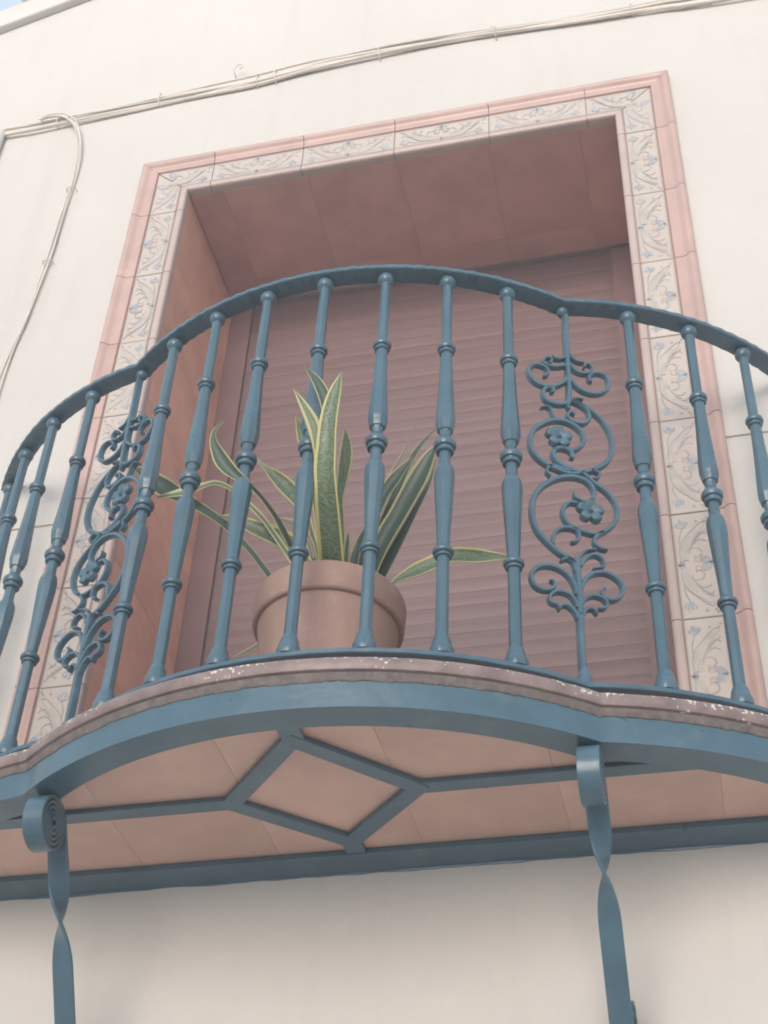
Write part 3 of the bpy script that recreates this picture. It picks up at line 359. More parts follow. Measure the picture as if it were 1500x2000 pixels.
def motif_half(b, sg, end=True):
    q = lambda L: [(sg*s, t) for s, t in L]
    stroke(b, q([(.010, -.021), (.035, -.022), (.062, -.012), (.085, .006), (.104, .024)]), .0085, .0050, 0, .0004)
    stroke(b, q([(.004, -.028), (.035, -.031), (.065, -.022), (.090, -.002), (.111, .019), (.107, .029)]), .0011, .0009, 3, .0005, .0005)
    stroke(b, q([(.028, -.011), (.053, -.004), (.074, .012), (.090, .029)]), .0010, .0008, 3, .0005, .0005)
    stroke(b, q([(.064, .000), (.079, .010), (.082, .022), (.075, .030)]), .0014, .0009, 3, .0005, .0005)
    stroke(b, q([(.046, -.008), (.060, .004), (.064, .016), (.057, .026)]), .0014, .0009, 3, .0005, .0005)
    stroke(b, q([(.010, -.022), (.028, -.020), (.042, -.008), (.041, .008), (.030, .014), (.020, .009), (.018, .001), (.024, -.003)]), .0015, .0009, 3, .0005, .0005)
    stroke(b, q([(.048, -.029), (.076, -.028), (.098, -.021)]), .0011, .0011, 3, .0005, .0005)
    a0 = math.atan2(-.006, sg*.022)
    for da, l in ((-0.62, .021), (0, .027), (0.62, .021)): petal(b, (sg*.098, -.018), a0+da, l, .0052, 1)
    for c_ in ((.119, .008), (.125, .030), (.118, .026)): petal(b, (sg*c_[0], c_[1]), 0.5, .007, .0028, 3)
    c = (sg*.0115, .004); v = [(c[0], c[1], .0018)]+[(c[0]+.0075*math.cos(k*pi/5), c[1]+.0075*math.sin(k*pi/5), .0004) for k in range(10)]
    b.add(v, [(0, 1+k, 1+(k+1) % 10) for k in range(10)], 2)
    for k in range(0, 5):
        an = pi/2 - sg*k*0.40
        petal(b, (0, .014), an, .0215, .0042, 1)
    for k in (0, 1): petal(b, (0, -.022), -pi/2+sg*k*0.8, .015, .004, 1)
def line_rules(b, s0, s1):
    for t in (-.0375, .0372): b.add([(s0, t-.0006, .0003), (s1, t-.0006, .0003), (s1, t+.0006, .0003), (s0, t+.0006, .0003)], [(0, 1, 2, 3)], 3)
def make_motif(sides):
    b = MB()
    for sg in sides: motif_half(b, sg)
    line_rules(b, -.136 if -1 in sides else -.01, .136 if 1 in sides else .01)
    return b
def motif_mesh(sides):
    b = make_motif(sides); o = obj('motif', b.vf, [M_PRINTG, M_PRINTB, M_PRINTP, M_PRINTL]); me = o.data; bpy.data.objects.remove(o); return me
MOTIF, MOTIF_P, MOTIF_N = motif_mesh((1, -1)), motif_mesh((1,)), motif_mesh((-1,))
def rotm(sx, tx, nx): # columns: where s, t, normal go
    return Matrix((sx, tx, nx)).transposed().to_euler()
YF = -0.0120
TOPR = rotm((1, 0, 0), (0, 0, 1), (0, -1, 0))
RIGR = rotm((0, 0, -1), (1, 0, 0), (0, -1, 0))
GAP = 0.0022
def tile_piece(name, poly_xz, y0, y1, m, parent, b=0.0016):
    v, f = prism([(x, z) for x, z in poly_xz], 0, y1-y0, b)
    return obj(name, ([(p[0], y0+p[2], p[1]) for p in v], f), m, parent)
def border(poly, mesh, rot, loc, mirror=False):
    t = tile_piece('border_tile', poly, YF+random.uniform(-.0006, .0006), -0.001, M_CREAMT, door)
    if mesh:
        mo = obj('motif', mesh, None, t, loc=loc, rot=rot)
        if mirror: mo.scale = (1, -1, 1) if False else (1, 1, 1)
g2 = GAP/2
for a, c in zip(TJ[:-1], TJ[1:]):
    border([(a+g2, ZB0+g2), (c-g2, ZB0+g2), (c-g2, ZB1-g2), (a+g2, ZB1-g2)], MOTIF, TOPR, ((a+c)/2, YF-0.0007, (ZB0+ZB1)/2))
LEFR = rotm((0, 0, 1), (-1, 0, 0), (0, -1, 0))
for s, R in ((1, RIGR), (-1, LEFR)):
    for a, c in zip(SJ[:-1], SJ[1:]):
        if a-c < 0.1: continue
        x0, x1 = sorted((s*(XB0+g2), s*(XB1-g2)))
        border([(x0, c+g2), (x1, c+g2), (x1, a-g2), (x0, a-g2)], MOTIF if a-c > 0.25 else None, R, (s*(XB0+XB1)/2, YF-0.0007, (a+c)/2))
# mitred corner pieces
for s in (1, -1):
    j = TJ[-1] if s > 0 else TJ[0]
    border([(j+s*g2, ZB0+g2), (s*(XB0)-s*g2, ZB0+g2), (s*XB1-s*.003, ZB1-g2), (j+s*g2, ZB1-g2)], MOTIF_N if s > 0 else MOTIF_P, TOPR, (j+s*0.138, YF-0.0007, (ZB0+ZB1)/2))
    border([(s*(XB0+g2), SJ[0]+g2), (s*(XB1-g2), SJ[0]+g2), (s*(XB1-g2), ZB1-.004), (s*(XB0+g2), ZB0-.001)], MOTIF_P if s > 0 else MOTIF_N, RIGR if s > 0 else LEFR, (s*(XB0+XB1)/2, YF-0.0007, SJ[0]+0.138))
# outer moulding and inner edge strip, swept round the doorway with mitres, one piece per joint
MPROF = [(0.0, -0.001), (0.0, -0.016), (0.004, -0.0235), (0.011, -0.0265), (0.018, -0.0245), (0.024, -0.018), (0.030, -0.0145), (0.042, -0.0135), (0.048, -0.0150), (0.053, -0.0145), (0.0555, -0.010), (0.0555, -0.001)]
EPROF = [(0.0, -0.001), (0.0, -0.0100), (0.003, -0.0135), (0.010, -0.0150), (0.017, -0.0145), (0.021, -0.0110), (0.0222, -0.004), (0.0222, 0.012), (0.010, 0.012)]
def strip(name, prof, m, xo, zo):
    # prof distance runs from the outer edge inwards
    def side(s, z0, z1, mitre):
        a = [(s*(xo-d), y, z0) for d, y in prof]; c = [(s*(xo-d), y, (zo-d) if mitre else z1) for d, y in prof]
        obj(name, loft([a, c]), m, door, True, sharp=50)
    for s in (1, -1):
        side(s, SJ[0]+g2, None, True)
        for a, c in zip(SJ[:-1], SJ[1:]):
            if a-c > 0.05: side(s, c+g2, a-g2, False)
    xs = [None]+TJ+[None]
    for a, c in zip(xs[:-1], xs[1:]):
        L = [((a+g2) if a is not None else -(xo-d)+0.0006, y, zo-d) for d, y in prof]; Rr = [((c-g2) if c is not None else (xo-d)-0.0006, y, zo-d) for d, y in prof]
        obj(name, loft([L, Rr]), m, door, True, sharp=50)
strip('moulding', MPROF, M_MOULD, XM, ZM)
strip('edge_strip', EPROF, M_EDGE, XB0-0.0008, ZB0-0.0008)
obj('grout', MB().box(-XM+.004, XM-.004, -0.0065, -0.0012, ZB0-.012, ZM-.004).box(-XM+.004, -XB0+.012, -0.0065, -0.0012, 3.0, ZB0-.013).box(XB0-.012, XM-.004, -0.0065, -0.0012, 3.0, ZB0-.013).vf, M_GROUT, door)
# reveal tiles (both sides) and the tiles under the lintel
RJ = [ZO-0.0015, 5.155, 4.88, 4.605, 4.33, 4.062, 3.785, 3.51, 3.24, 3.0]
for s in (1, -1):
    for a, c in zip(RJ[:-1], RJ[1:]):
        for y0, y1 in ((0.0125, 0.354), (0.354, DEP)):
            x0, x1 = sorted((s*XO, s*(HX-.002)))
            obj('reveal_tile', bevel_box(x0, x1, y0+.0006, y1-.0006, c+.0006, a-.0006, 0.0005), M_TERRA, door)
LJ = [-XO+.0005, -0.53, -0.27, 0.0, 0.267, 0.53, XO-.0005]
for a, c in zip(LJ[:-1], LJ[1:]):
    for y0, y1 in ((0.0125, 0.354), (0.354, DEP)):
        obj('lintel_tile', bevel_box(a+.0007, c-.0007, y0+.0007, y1-.0007, ZO+random.uniform(0, .0003), HZ-.002, 0.0004), M_LINT, door)

obj('grout', MB().box(-XO+.002, XO-.002, 0.014, DEP-.002, ZO+.0014, HZ-.003).vf, M_GROUT, door)

# ------------------------------------------------------------------ roller shutter
sh = thing('roller_shutter', 'closed brown wood effect roller shutter at the back of the doorway', 'shutter')
def slat_mesh():
    prof = [(0.010, 0.0), (-0.0004, 0.0001), (-0.0007, 0.004), (-0.0011, 0.012), (-0.0013, 0.022), (-0.0011, 0.032), (-0.0007, 0.0400), (-0.0004, 0.0433), (0.010, 0.0434)]
    v, f = loft([[(x, y, z) for y, z in prof] for x in (-0.598, 0.598)]); o = obj('slat', (v, f), M_SHUT, None, True, sharp=45); me = o.data; bpy.data.objects.remove(o); return me
SL = slat_mesh(); z = 3.012
while z < 5.16:
    obj('slat', SL, None, sh, loc=(0, 0.463+random.uniform(-.0004, .0004), z)); z += 0.0435
for s in (1, -1):
    x0, x1 = sorted((s*0.568, s*(HX-.0025)))
    obj('guide_rail', MB().box(x0, x1, DEP+.001, 0.4535, 3.002, 5.176).vf, M_GUIDE, sh)
    x0, x1 = sorted((s*0.5685, s*0.574))
    obj('guide_rail', bevel_box(x0, x1, 0.4540, 0.478, 3.002, 5.176, .001), M_GUIDE, sh)
obj('dark_backing', bevel_box(-HX+.003, HX-.003, 0.480, 0.60, 3.002, 5.199, .002), M_DARK, sh)  # near-black block behind the slats, its colour stands in for gap shade

# ------------------------------------------------------------------ balcony plan
XP, YP, SAG = 0.4837, -0.32, 0.1773
RC = XP*XP/(2*SAG)+SAG/2; CC = Vector((0, YP-SAG+RC, 0)); TH = math.asin(XP/RC)
RS = 0.071/math.sin(0.096); H0 = 0.2934-0.096; CS = Vector((XP-RS*math.sin(H0), YP+RS*math.cos(H0), 0))
def outline(d, n=40, m=22, yend=0.0):
    rc, rs = RC+d, RS+d
    # where the two offset arcs meet
    D = CS-CC; dd = D.length; a = (rc*rc-rs*rs+dd*dd)/(2*dd); h = math.sqrt(max(0, rc*rc-a*a)); ux = D/dd; px = Vector((ux.y, -ux.x, 0))
    c1, c2 = CC+ux*a+px*h, CC+ux*a-px*h
    k = c1 if c1.y < c2.y else c2
    t0 = math.atan2(k.x-CC.x, -(k.y-CC.y))
    cen = [Vector((CC.x+rc*math.sin(t), CC.y-rc*math.cos(t), 0)) for t in [-t0+2*t0*i/n for i in range(n+1)]]
    a0 = math.atan2(k.x-CS.x, -(k.y-CS.y)); a1 = math.acos(max(-1, min(1, -(yend-CS.y)/rs)))
    rig = [Vector((CS.x+rs*math.sin(t), CS.y-rs*math.cos(t), 0)) for t in [a0+(a1-a0)*i/m for i in range(1, m+1)]]
    lef = [Vector((-p.x, p.y, 0)) for p in reversed(rig)]
    return lef, cen, rig
def band(prof, which='all', wob=None, yend=0.0, n=40, m=22):
    """sweep a closed (offset, height) section along the balcony outline"""
    outs = []
    for d, z in prof:
        l, c, r = outline(d, n, m, yend)
        P = {'all': l+c+r, 'left': l+[c[0]], 'mid': c, 'right': [c[-1]]+r}[which]
        outs.append([(p.x, p.y, z) for p in P])
    rings = [[outs[j][i] for j in range(len(prof))] for i in range(len(outs[0]))]
    if wob: rings = [[wob(Vector(p), j, i) for j, p in enumerate(r)] for i, r in enumerate(rings)]
    return loft(rings)

# ------------------------------------------------------------------ balcony slab
slab = thing('balcony_slab', 'curved balcony floor with pink tiled edge, blue grey metal rim and tiled underside', 'balcony')
def floor_poly(d, z0, z1, b=0.0):
    l, c, r = outline(d); P = l+c+r
    return prism([(p.x, p.y-0.0008) for p in P], z0, z1, b)
obj('floor', floor_poly(0.045, 2.9305, 2.9965), M_SOFFT, slab)
NP = [(0.046, 2.9980), (0.0665, 2.9985), (0.0715, 2.9965), (0.0738, 2.9920), (0.0735, 2.9790), (0.0715, 2.9735), (0.0660, 2.9715), (0.046, 2.9715)]
def nosewob(p, j, i):
    return p+Vector((0, 0, 0.0004*math.sin(i*1.7)*math.sin(i*0.61+1) if j < 5 else 0))
for wch in ('left', 'mid', 'right'):
    obj('nosing', band(NP, wch, nosewob, n=90, m=45), M_NOSE, slab, True, sharp=40)
rm = random.Random(3)
MN = [rm.uniform(-1, 1) for _ in range(400)]
def mwob(p, j, i):
    if j in (2, 3): p = p+Vector((0, 0, 0.0012*MN[i % 400]+0.0010*MN[(i//7) % 400]))
    return p
obj('mortar_bed', band([(0.05, 2.9712), (0.0665, 2.9712), (0.0625, 2.9580), (0.0608, 2.9560), (0.05, 2.9580)], 'all', mwob, n=260, m=130), M_MORTAR, slab, True, sharp=60)
obj('rim_angle', band([(0.060, 2.9080), (0.060, 2.9700), (0.055, 2.9700), (0.055, 2.9135), (0.003, 2.9135), (0.003, 2.9080)], 'all', n=60, m=30), M_IRON, slab, True, sharp=30)
def bar(p, q, wd, z0, z1=0, ext=0.0):
    p, q = Vector((*p, 0)), Vector((*q, 0)); t = (q-p).normalized(); n = Vector((-t.y, t.x, 0))*wd/2; p = p-t*ext; q = q+t*ext
    v, f = prism([(a.x, a.y) for a in (p+n, q+n, q-n, p-n)], z0, 2.9190, 0.0010); obj('flat_bar', (v, f), M_IRON, slab)
A, B, Cc, D = (.009, -.460), (.184, -.279), (.022, -.113), (-.156, -.277)
for i, (p, q) in enumerate(((A, B), (B, Cc), (Cc, D), (D, A))): bar(p, q, 0.033, 2.9083+0.0003*i, ext=0.012)
bar((.012, -.505), (.012, -.455), 0.038, 2.9096); bar((.022, -.120), (.022, -.060), 0.036, 2.9099)
bar((-.700, -.277), (-.158, -.277), 0.033, 2.9102); bar((.186, -.277), (.700, -.277), 0.033, 2.9102)
for s in (-1, 1): pass
def jag():
    b = MB(); n = 120; v = []; f = []
    rj = random.Random(11); off = 0
    for i in range(n+1):
        x = -1.0+2.0*i/n; off = 0.75*off+rj.uniform(-.0012, .0012); lo = 2.9062+off
        v += [(x, -0.072, 2.9086), (x, -0.0035, 2.9086-0.0003), (x, -0.0025, lo), (x, 0.001, lo), (x, 0.001, 2.919), (x, -0.072, 2.919)]
    for i in range(n):
        for k in range(6): f.append((6*i+k, 6*i+(k+1) % 6, 6*i+6+(k+1) % 6, 6*i+6+k))
    f += [tuple(range(6)), tuple(6*n+k for k in range(6))]
    return v, f
obj('wall_bar', jag(), M_IRON, slab)
# tiles of the underside
l, c, r = outline(0.044, 60, 40); OUT = l+c+r
def yout(x):
    for p, q in zip(OUT[:-1], OUT[1:]):
        if p.x <= x <= q.x: return p.y+(q.y-p.y)*(x-p.x)/max(1e-9, q.x-p.x)
    return 0.0
UX = [-1.0, -0.942, -0.670, -0.397, -0.126, 0.148, 0.420, 0.692, 0.964, 1.0]
for a, c in zip(UX[:-1], UX[1:]):
    a1, c1 = max(a, OUT[0].x+.004)+.0006, min(c, OUT[-1].x-.004)-.0006
    if c1-a1 < 0.02: continue
    xs = [a1+(c1-a1)*i/10 for i in range(11)]
    for row in (0,):
        lo = [(x, yout(x)) for x in xs]; hi = [(x, -0.002) for x in xs]
        L = [(p, h) for p, h in zip(lo, hi) if h[1]-p[1] > 0.006]
        if len(L) < 3: continue
        poly = [p for p, h in L]+([L[-1][1], L[0][1]])
        obj('soffit_tile', prism(poly, 2.9200+random.uniform(0, .0005), 2.9300, 0.0004), M_SOFFT, slab)
obj('grout', prism([(p.x*.985, p.y*.97-0.004) for p in OUT], 2.9209, 2.9296, 0), M_GROUT, slab)

# ------------------------------------------------------------------ railing
rail = thing('balcony_railing', 'blue grey iron balcony railing with turned balusters and two scrollwork panels', 'railing')
rw = random.Random(5); HAM = [rw.uniform(-1, 1) for _ in range(800)]
def hammer(amp):
    def wob(p, j, i):
        k = HAM[((i//3)*2+(j in (2, 3))) % 800]*0.45+0.65*math.sin(i*1.05+(1.0 if j > 2 else 0)+HAM[(i//9) % 800])
        return p+Vector((0, 0, amp*k*0.6 if j in (2, 3) else 0))+Vector((p.x, p.y+0.1, 0)).normalized()*(amp*k*0.7)
    return wob
obj('top_rail', band([(-0.0205, 4.0475), (0.0185, 4.0470), (0.0215, 4.0490), (0.0215, 4.0575), (0.019, 4.0600), (-0.0205, 4.0590)], 'all', hammer(0.0014), 0.012, n=220, m=112), M_IRON, rail, True, sharp=35)
obj('bottom_rail', band([(-0.018, 3.0445), (0.0175, 3.0445), (0.0190, 3.0460), (0.0190, 3.0535), (0.0175, 3.0550), (-0.018, 3.0550)], 'all', hammer(0.0006), 0.012, n=110, m=56), M_IRON, rail, True, sharp=35)
def octo(a):
    k = ((a+pi/8) % (pi/4))-pi/8
    return 0.25+0.75*(math.cos(pi/8)/math.cos(k))*1.035
BZ = 3.055
def zz(L): return [(r, z-BZ) for r, z in L]
SH = zz([(.0118, 3.092), (.0116, 3.105), (.0114, 3.20), (.0114, 3.278), (.0118, 3.296), (.0122, 3.31), (.0140, 3.355), (.0168, 3.405), (.0188, 3.445), (.0196, 3.465), (.0193, 3.480), (.0172, 3.490), (.0138, 3.4965), (.0122, 3.499),
         (.0116, 3.503), (.0112, 3.52), (.0112, 3.585), (.0122, 3.5885), (.0150, 3.5895), (.0168, 3.5960), (.0178, 3.6030), (.0180, 3.6050), (.0192, 3.6080), (.0194, 3.618), (.0186, 3.640), (.0160, 3.690), (.0136, 3.745), (.0122, 3.795), (.0115, 3.81), (.0108, 3.85), (.0106, 3.93), (.0106, 4.02)])
def rings_prof(zc, r, h, r0=0.010):
    return zz([(r0, zc-h/2), (r*0.74, zc-h*0.50), (r*0.82, zc-h*0.46), (r*0.84, zc-h*0.38), (r*0.80, zc-h*0.30), (r*0.70, zc-h*0.26), (r*0.72, zc-h*0.22), (r*0.94, zc-h*0.18), (r*1.02, zc-h*0.08), (r*1.04, zc+h*0.02), (r*1.0, zc+h*0.12), (r*0.90, zc+h*0.20), (r*0.72, zc+h*0.30), (r*0.64, zc+h*0.42), (r0, zc+h/2)])
def part_mesh(name, prof, n=28, shape=None):
    o = obj(name, lathe(prof, n, shape), M_IRON, None, True, sharp=32); me = o.data; bpy.data.objects.remove(o); return me
SHAFT = part_mesh('baluster', SH, 48, octo)
RINGS = [part_mesh('ring', rings_prof(*a)) for a in ((3.286, .0190, .026), (3.552, .0212, .040), (3.825, .0185, .032))]
BALL = part_mesh('ball', zz([(.004, 4.0482)]+[(.0178*math.cos(t), 4.0305+.0178*math.sin(t)) for t in [math.radians(a) for a in range(72, -73, -12)]]+[(.004, 4.0130)]))
FOOT = part_mesh('foot', zz([(.0205, 3.0552), (.0215, 3.060), (.0215, 3.068), (.0195, 3.0745), (.0180, 3.0775), (.0170, 3.084), (.0150, 3.092), (.0125, 3.098), (.011, 3.100)]), 32, lambda a: 0.55+0.45*octo(a))
def baluster(p, ang):
    b = obj('baluster', SHAFT, None, rail, loc=(p.x, p.y, BZ), rot=(0, 0, ang))
    for nme, me in [('ring', m) for m in RINGS]+[('ball', BALL), ('foot', FOOT)]: obj(nme, me, None, b)
for t in [-TH+2*TH*i/8 for i in range(1, 8)]:
    baluster(Vector((CC.x+RC*math.sin(t), CC.y-RC*math.cos(t), 0)), t)
for s in (1, -1):
    for k in range(1, 5):
        t = H0+0.192*k
        baluster(Vector((s*(CS.x+RS*math.sin(t)), CS.y-RS*math.cos(t), 0)), s*t)
def scroll_vf():
    b = MB(); dep = 0.0125
    for w0, w1, pts in SCROLLS:
        big = w0 > 0.0035
        P = catmull([(u, 0, z) for u, z in pts], 2 if big else 4); L = len(P); rings = []
        for i, p in enumerate(P):
            t = (P[min(i+1, L-1)]-P[max(i-1, 0)]).normalized(); n = Vector((-t.z, 0, t.x)); k = i/(L-1)
            wd = 1.5*(w0+(w1-w0)*k)*(1.0 if big else 1.2*(0.9+0.25*math.sin(pi*k))); d = dep/2*(1.15 if big else 1.0)
            N_ = lambda a, e: p+n*wd*a+Vector((0, -d*e, 0))
            rings.append([N_(1, -1), N_(1, .55), N_(.62, 1), N_(-.62, 1), N_(-1, .55), N_(-1, -1)])
        v, f = loft(rings); b.add(v, f)
    return b.vf
def flower_vf():
    R = 0.0290; n = 60; v = []; f = []
    rs = [0.0, .18, .30, .55, .8, .93, 1.0]
    for q, rr in enumerate(rs):
        for k in range(n):
            a = 2*pi*k/n+pi/2; pet = abs(math.cos(2.5*(a-pi/2)))
            rad = R*(0.60+0.40*pet**0.7)*(1-.08*(pet > .96)) if rr > .3 else R*0.55
            h = {0: .0085, 1: .0080, 2: .0020, 3: .0045, 4: .0062, 5: .0055, 6: .0030}[q]+(0.0016*pet if q > 2 else 0)
            v.append((rr*rad*math.cos(a), -h-.004, rr*rad*math.sin(a)))
    for k in range(n):
        a = 2*pi*k/n+pi/2; pet = abs(math.cos(2.5*(a-pi/2))); rad = R*(0.60+0.40*pet**0.7); v.append((rad*math.cos(a), .003, rad*math.sin(a)))
    m = len(rs)
    for q in range(m):
        for k in range(n): f.append((q*n+k, q*n+(k+1) % n, (q+1)*n+(k+1) % n, (q+1)*n+k))
    f.append(tuple(m*n+k for k in range(n))); return v, f
o = obj('scroll_panel', scroll_vf(), M_IRON, None, True, sharp=40); SCR = o.data; bpy.data.objects.remove(o)
o = obj('flower', flower_vf(), M_IRON, None, True, sharp=50); FLW = o.data; bpy.data.objects.remove(o)
PBALL = part_mesh('ball', [(.003, 4.0475)]+[(.0132*math.cos(t), 4.0350+.0132*math.sin(t)) for t in [math.radians(a) for a in range(70, -75, -12)]]+[(.003, 4.022)], 24)
PFOOT = part_mesh('foot', [(.0150, 3.0553), (.0152, 3.070), (.0120, 3.080), (.008, 3.094), (.005, 3.10)], 24)
for s in (1, -1):
    pn = obj('scroll_panel', SCR, None, rail, loc=(s*XP, YP, 0), rot=(0, 0, s*math.radians(27))); pn.scale = (s, 1, 1)
    for u, z in FLOWERS: obj('flower', FLW, None, pn, loc=(u, 0, z))
    obj('ball', PBALL, None, pn); obj('foot', PFOOT, None, pn)
    obj('rail_post', bevel_box(s*XP-.012, s*XP+.012, YP-.010, YP+.010, 2.9967, 3.0443, .001), M_IRON, rail)
    e = Vector((s*(CS.x+RS*math.sin(H0+.78)), CS.y-RS*math.cos(H0+.78), 0))
    obj('rail_post', bevel_box(e.x-.010, e.x+.010, e.y-.010, e.y+.010, 2.9967, 3.0443, .001), M_IRON, rail)

# ------------------------------------------------------------------ support struts
def strut_vf():
    cy, cz = -0.356, 2.8555; d = Vector((0, .52, -.854)).normalized(); a0 = math.atan2(.52, .854)
    P = []; N_ = []
    for i in range(140, -1, -1):
        th = a0+math.radians(1780)*i/140; r = 0.0500-(0.0500-0.006)*(i/140)
        P.append(Vector((0, cy+r*math.cos(th), cz+r*math.sin(th)))); N_.append(Vector((0, math.cos(th), math.sin(th))))
    e = P[-1]; n = N_[-1]; Lw = (0-0.004-e.y)/d.y; m = 60
    for i in range(1, m+1): P.append(e+d*(Lw*i/m)); N_.append(n)
    rings = []; pz = 2.752; i0 = 140
    for i, (p, n) in enumerate(zip(P, N_)):
        s = (p-e).dot(d) if i > i0 else 0; sp = (e.z-pz)/-d.z; k = max(0, min(1, (s-sp)/0.21+0.5)); ph = pi*(k*k*(3-2*k))
        W = Vector((1, 0, 0)); wv = math.cos(ph)*W+math.sin(ph)*n; nv = -math.sin(ph)*W+math.cos(ph)*n
        hw, ht = .0190, .0034
        rings.append([p+wv*hw*a+nv*ht*c for a, c in ((1, -.6), (1, .6), (.93, 1), (-.93, 1), (-1, .6), (-1, -.6), (-.93, -1), (.93, -1))])
    return loft(rings)
o = obj('bar', strut_vf(), M_IRON, None, True, sharp=38); STM = o.data; bpy.data.objects.remove(o)
def end_scroll_vf():
    cy, cz = -0.047, 2.576; rings = []
    for i in range(51):
        th = math.radians(-120+600*i/50); r = 0.043-0.033*(i/50); n = Vector((0, math.cos(th), math.sin(th))); p = Vector((0, cy, cz))+n*r
        rings.append([p+Vector((a*.0185, 0, 0))+n*.003*c for a, c in ((1, -1), (1, 1), (-1, 1), (-1, -1))])
    return loft(rings)
o = obj('end_scroll', end_scroll_vf(), M_IRON, None, True, sharp=38); ESM = o.data; bpy.data.objects.remove(o)
for s, lb in ((1, 'twisted flat iron strut under the right corner of the balcony, curl seen edge on'), (-1, 'twisted flat iron strut under the left balcony corner, round curl seen from its side')):
    t = thing('support_strut', lb, 'balcony bracket', 'iron struts under the balcony')
    obj('bar', STM, None, t, loc=(0.011+s*0.478, 0, 0))
    obj('end_scroll', ESM, None, t, loc=(0.011+s*0.478, 0, 0))
    obj('wall_plate', bevel_box(0.011+s*0.478-.03, 0.011+s*0.478+.03, -0.008, 0.0, 2.34, 2.46, .002), M_IRON, t)

# ------------------------------------------------------------------ pot and plant
pot = thing('flower_pot', 'large terracotta flower pot with thick rim behind the railing', 'flower pot')
PX, PY = -0.004, -0.270
o = obj('pot_body', lathe([(.092, 3.0), (.096, 2.9975), (.101, 3.03), (.114, 3.12), (.127, 3.20), (.1345, 3.262), (.136, 3.2755), (.124, 3.278), (.112, 3.20), (.08, 3.03)], 64), M_POT, pot, True, (PX, PY, 0), sharp=50)
o = obj('pot_rim', lathe([(.1255, 3.2765), (.1395, 3.2730), (.1440, 3.2745), (.1462, 3.2790), (.1480, 3.310), (.1488, 3.328), (.1470, 3.3345), (.1420, 3.3360), (.1330, 3.3345), (.1260, 3.325)], 64, cap=False), M_POT, pot, True, (PX, PY, 0), sharp=50)
obj('soil', lathe([(.001, 3.302), (.06, 3.303), (.10, 3.300), (.126, 3.298), (.126, 3.290)], 32), M_SOIL, pot, True, (PX, PY, 0))

plant = thing('snake_plant', 'snake plant with yellow edged mottled leaves growing in the terracotta pot', 'plant')
def leaf(kind, stn):
    P = [((Vector(a)), Vector(c)) for a, c in stn]
    la, lc = P[-1]; mid = (la+lc)/2
    if mid.z > 3.305:
        tgt = Vector((PX+(mid.x-PX)*0.55, PY+(mid.y-PY)*0.6, 3.298)); P.append((tgt+(la-mid)*0.6, tgt+(lc-mid)*0.6))
    A_ = catmull([p[0] for p in P], 4); B_ = catmull([p[1] for p in P], 4); n = 7; L = len(A_); v = []; f = []; uv = []
    top = []
    for i in range(L):
        a, c = A_[i], B_[i]; wv = c-a; wd = wv.length
        t = ((A_[min(i+1, L-1)]+B_[min(i+1, L-1)])-(A_[max(i-1, 0)]+B_[max(i-1, 0)])).normalized(); nn = wv.cross(t)
        nn = nn.normalized() if nn.length > 1e-9 else Vector((0, -1, 0))
        if nn.y > 0: nn = -nn
        ed = 0.0006 if wd < .004 else 0.0011
        for k in range(n):
            q = k/(n-1); dip = -0.20*wd*(1-(2*q-1)**2)
            v.append(a+wv*q+nn*(dip+ed*(1-abs(2*q-1)**3))); uv.append((q, i/(L-1)*L*0.16))
    m = len(v)
    for i in range(L):
        a, c = A_[i], B_[i]; wv = c-a
        for k in range(n):
            q = k/(n-1); p = v[i*n+k]
            v.append(p+Vector((0, 0.0014+0.0016*(1-abs(2*q-1)), 0))); uv.append((q, i/(L-1)*L*0.16))
    for i in range(L-1):
        for k in range(n-1):
            f.append((i*n+k, i*n+k+1, (i+1)*n+k+1, (i+1)*n+k)); f.append((m+i*n+k, m+(i+1)*n+k, m+(i+1)*n+k+1, m+i*n+k+1))
        f.append((i*n, (i+1)*n, m+(i+1)*n, m+i*n)); f.append((i*n+n-1, m+i*n+n-1, m+(i+1)*n+n-1, (i+1)*n+n-1))
    o = obj('leaf', (v, f), LEAFM[kind], plant, True, sharp=70)
    ul = o.data.uv_layers.new(name='UVMap')
    for lp in o.data.loops: ul.data[lp.index].uv = uv[lp.vertex_index]
    return o
for kind, stn in LEAVES: leaf(kind, stn)

# ------------------------------------------------------------------ cables on the wall
CB = [(-3.6, 5.70), (-2.4, 5.69), (-1.418, 5.695), (-1.252, 5.693), (-1.162, 5.697), (-1.002, 5.707), (-0.826, 5.717), (-0.651, 5.721), (-0.478, 5.722), (-0.309, 5.741), (-0.141, 5.748), (0.108, 5.750), (0.351, 5.739), (0.589, 5.727), (0.821, 5.722), (0.973, 5.715), (2.0, 5.71), (4.5, 5.72)]
cb = thing('cable_bundle', 'bundle of cream painted cables running across the wall above the doorway', 'cables')
rc = random.Random(21)
for k in range(6):
    ph = rc.uniform(0, 6); a1 = rc.uniform(.7, 1.3); r = rc.choice((.0042, .005, .0058)); base = (k-2.5)*0.0080
    P = catmull([(x, 0, z) for x, z in CB], 10)
    P = [Vector((p.x, -r-0.002-0.008*(0.5+0.5*math.sin(p.x*a1*5+ph*2)), p.z+base+0.022*math.sin(p.x*a1*2.7+ph)*(0.55+0.45*math.sin(p.x*1.7+k*2)))) for p in P]
    obj('cable', tube(P, r, 8), M_CABLE, cb, True)
for x, z in ((-1.15, 5.70), (-0.47, 5.722), (-0.41, 5.728), (-0.07, 5.748), (0.30, 5.742), (0.72, 5.725), (0.95, 5.717), (-0.80, 5.718)):
    obj('clip', tube(catmull([(x-.003, 0.004, z+.034), (x-.001, -.016, z+.029), (x, -.026, z), (x+.002, -.016, z-.027), (x+.003, 0.004, z-.032)], 5), .0019, 6, Vector((1, 0, 0))), M_CABLE, cb, True)
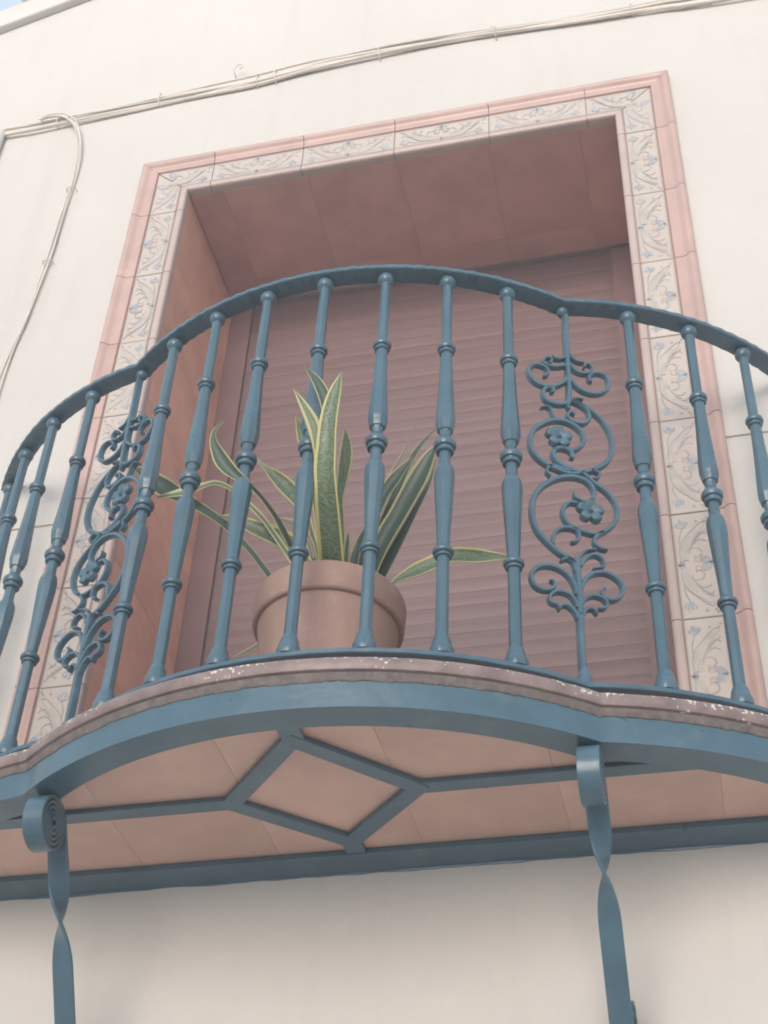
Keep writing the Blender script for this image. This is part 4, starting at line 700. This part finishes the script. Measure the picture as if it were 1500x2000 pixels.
DC = [(-1.21, 5.708), (-1.177, 5.716), (-1.127, 5.702), (-1.08, 5.650), (-1.045, 5.560), (-1.030, 5.473), (-1.027, 5.392), (-1.028, 5.327), (-1.030, 5.237), (-1.033, 5.112), (-1.035, 4.991), (-1.045, 4.832), (-1.056, 4.679), (-1.070, 4.577), (-1.078, 4.441), (-1.075, 4.2), (-1.06, 3.8), (-1.06, 3.2), (-1.07, 2.0), (-1.07, 0.3)]
dc = thing('drop_cable', 'thin pair of pale cables bending down from the bundle beside the doorway', 'cables')
for k, (r, dx) in enumerate(((.0034, 0.0), (.0027, 0.010), (.0021, -.007))):
    P = catmull([(x, 0, z) for x, z in DC], 8)
    P = [Vector((p.x+dx*math.cos(p.z*4.1+k)*(1 if p.z < 5.6 else .5), -r-(0.018 if p.z > 5.64 else 0.018*max(0, (p.z-5.3)/.34))-0.002-(0.004*k), p.z+(dx if p.z > 5.6 else 0))) for p in P]
    obj('cable', tube(P, r, 8, Vector((0, 1, 0.3))), M_CABLE, dc, True)
for x, z in ((-1.029, 5.30), (-1.036, 4.95)):
    obj('clip', tube(catmull([(x-.018, 0.004, z), (x-.012, -.016, z), (x, -.020, z), (x+.012, -.016, z), (x+.018, 0.004, z)], 4), .0016, 6, Vector((0, 0, 1))), M_CABLE, dc, True)
cd = tag(obj('conduit', tube(catmull([(-1.350, -.018, 5.688), (-1.350, -.020, 5.60), (-1.352, -.020, 5.40), (-1.353, -.020, 4.6), (-1.373, -.020, 0.2)], 6), .0175, 12), M_TRIM, None, True), 'thick pale conduit running down the wall under the left end of the cables', 'conduit')
tag(obj('wall_hook', tube(catmull([(-0.548, 0.004, 5.772), (-0.549, -.020, 5.772), (-0.548, -.030, 5.790), (-0.535, -.030, 5.806), (-0.522, -.030, 5.797), (-0.524, -.030, 5.784), (-0.532, -.030, 5.782)], 5), .0022, 6, Vector((0.3, 0.2, 1))), M_CABLE, None, True), 'small bent wire hook on the wall just above the cable bundle', 'hook')
tag(obj('wire_stub', tube(catmull([(0.287, 0.004, 5.772), (0.287, -.012, 5.775), (0.286, -.014, 5.806)], 4), .0022, 6, Vector((1, 0, 0))), M_CABLE, None, True), 'short thin wire sticking up from the wall above the cable bundle', 'wire')

# ------------------------------------------------------------------ thin even fog volume, added to stand in for lens veil
hz = tag(obj('veil_haze', MB().box(-26, 26, -26, 26, -1.0, 7.9).vf, M_WALL), kind='stuff')
hm = bpy.data.materials.new('veil_haze'); hm.use_nodes = True; hn = hm.node_tree.nodes; hn.clear()
ho = hn.new('ShaderNodeOutputMaterial'); hv = hn.new('ShaderNodeVolumePrincipled')
hv.inputs['Density'].default_value = 0.04; hv.inputs['Color'].default_value = (0.97, 0.98, 1.0, 1); hv.inputs['Anisotropy'].default_value = 0.2
hm.node_tree.links.new(hv.outputs[0], ho.inputs['Volume']); hz.data.materials[0] = hm
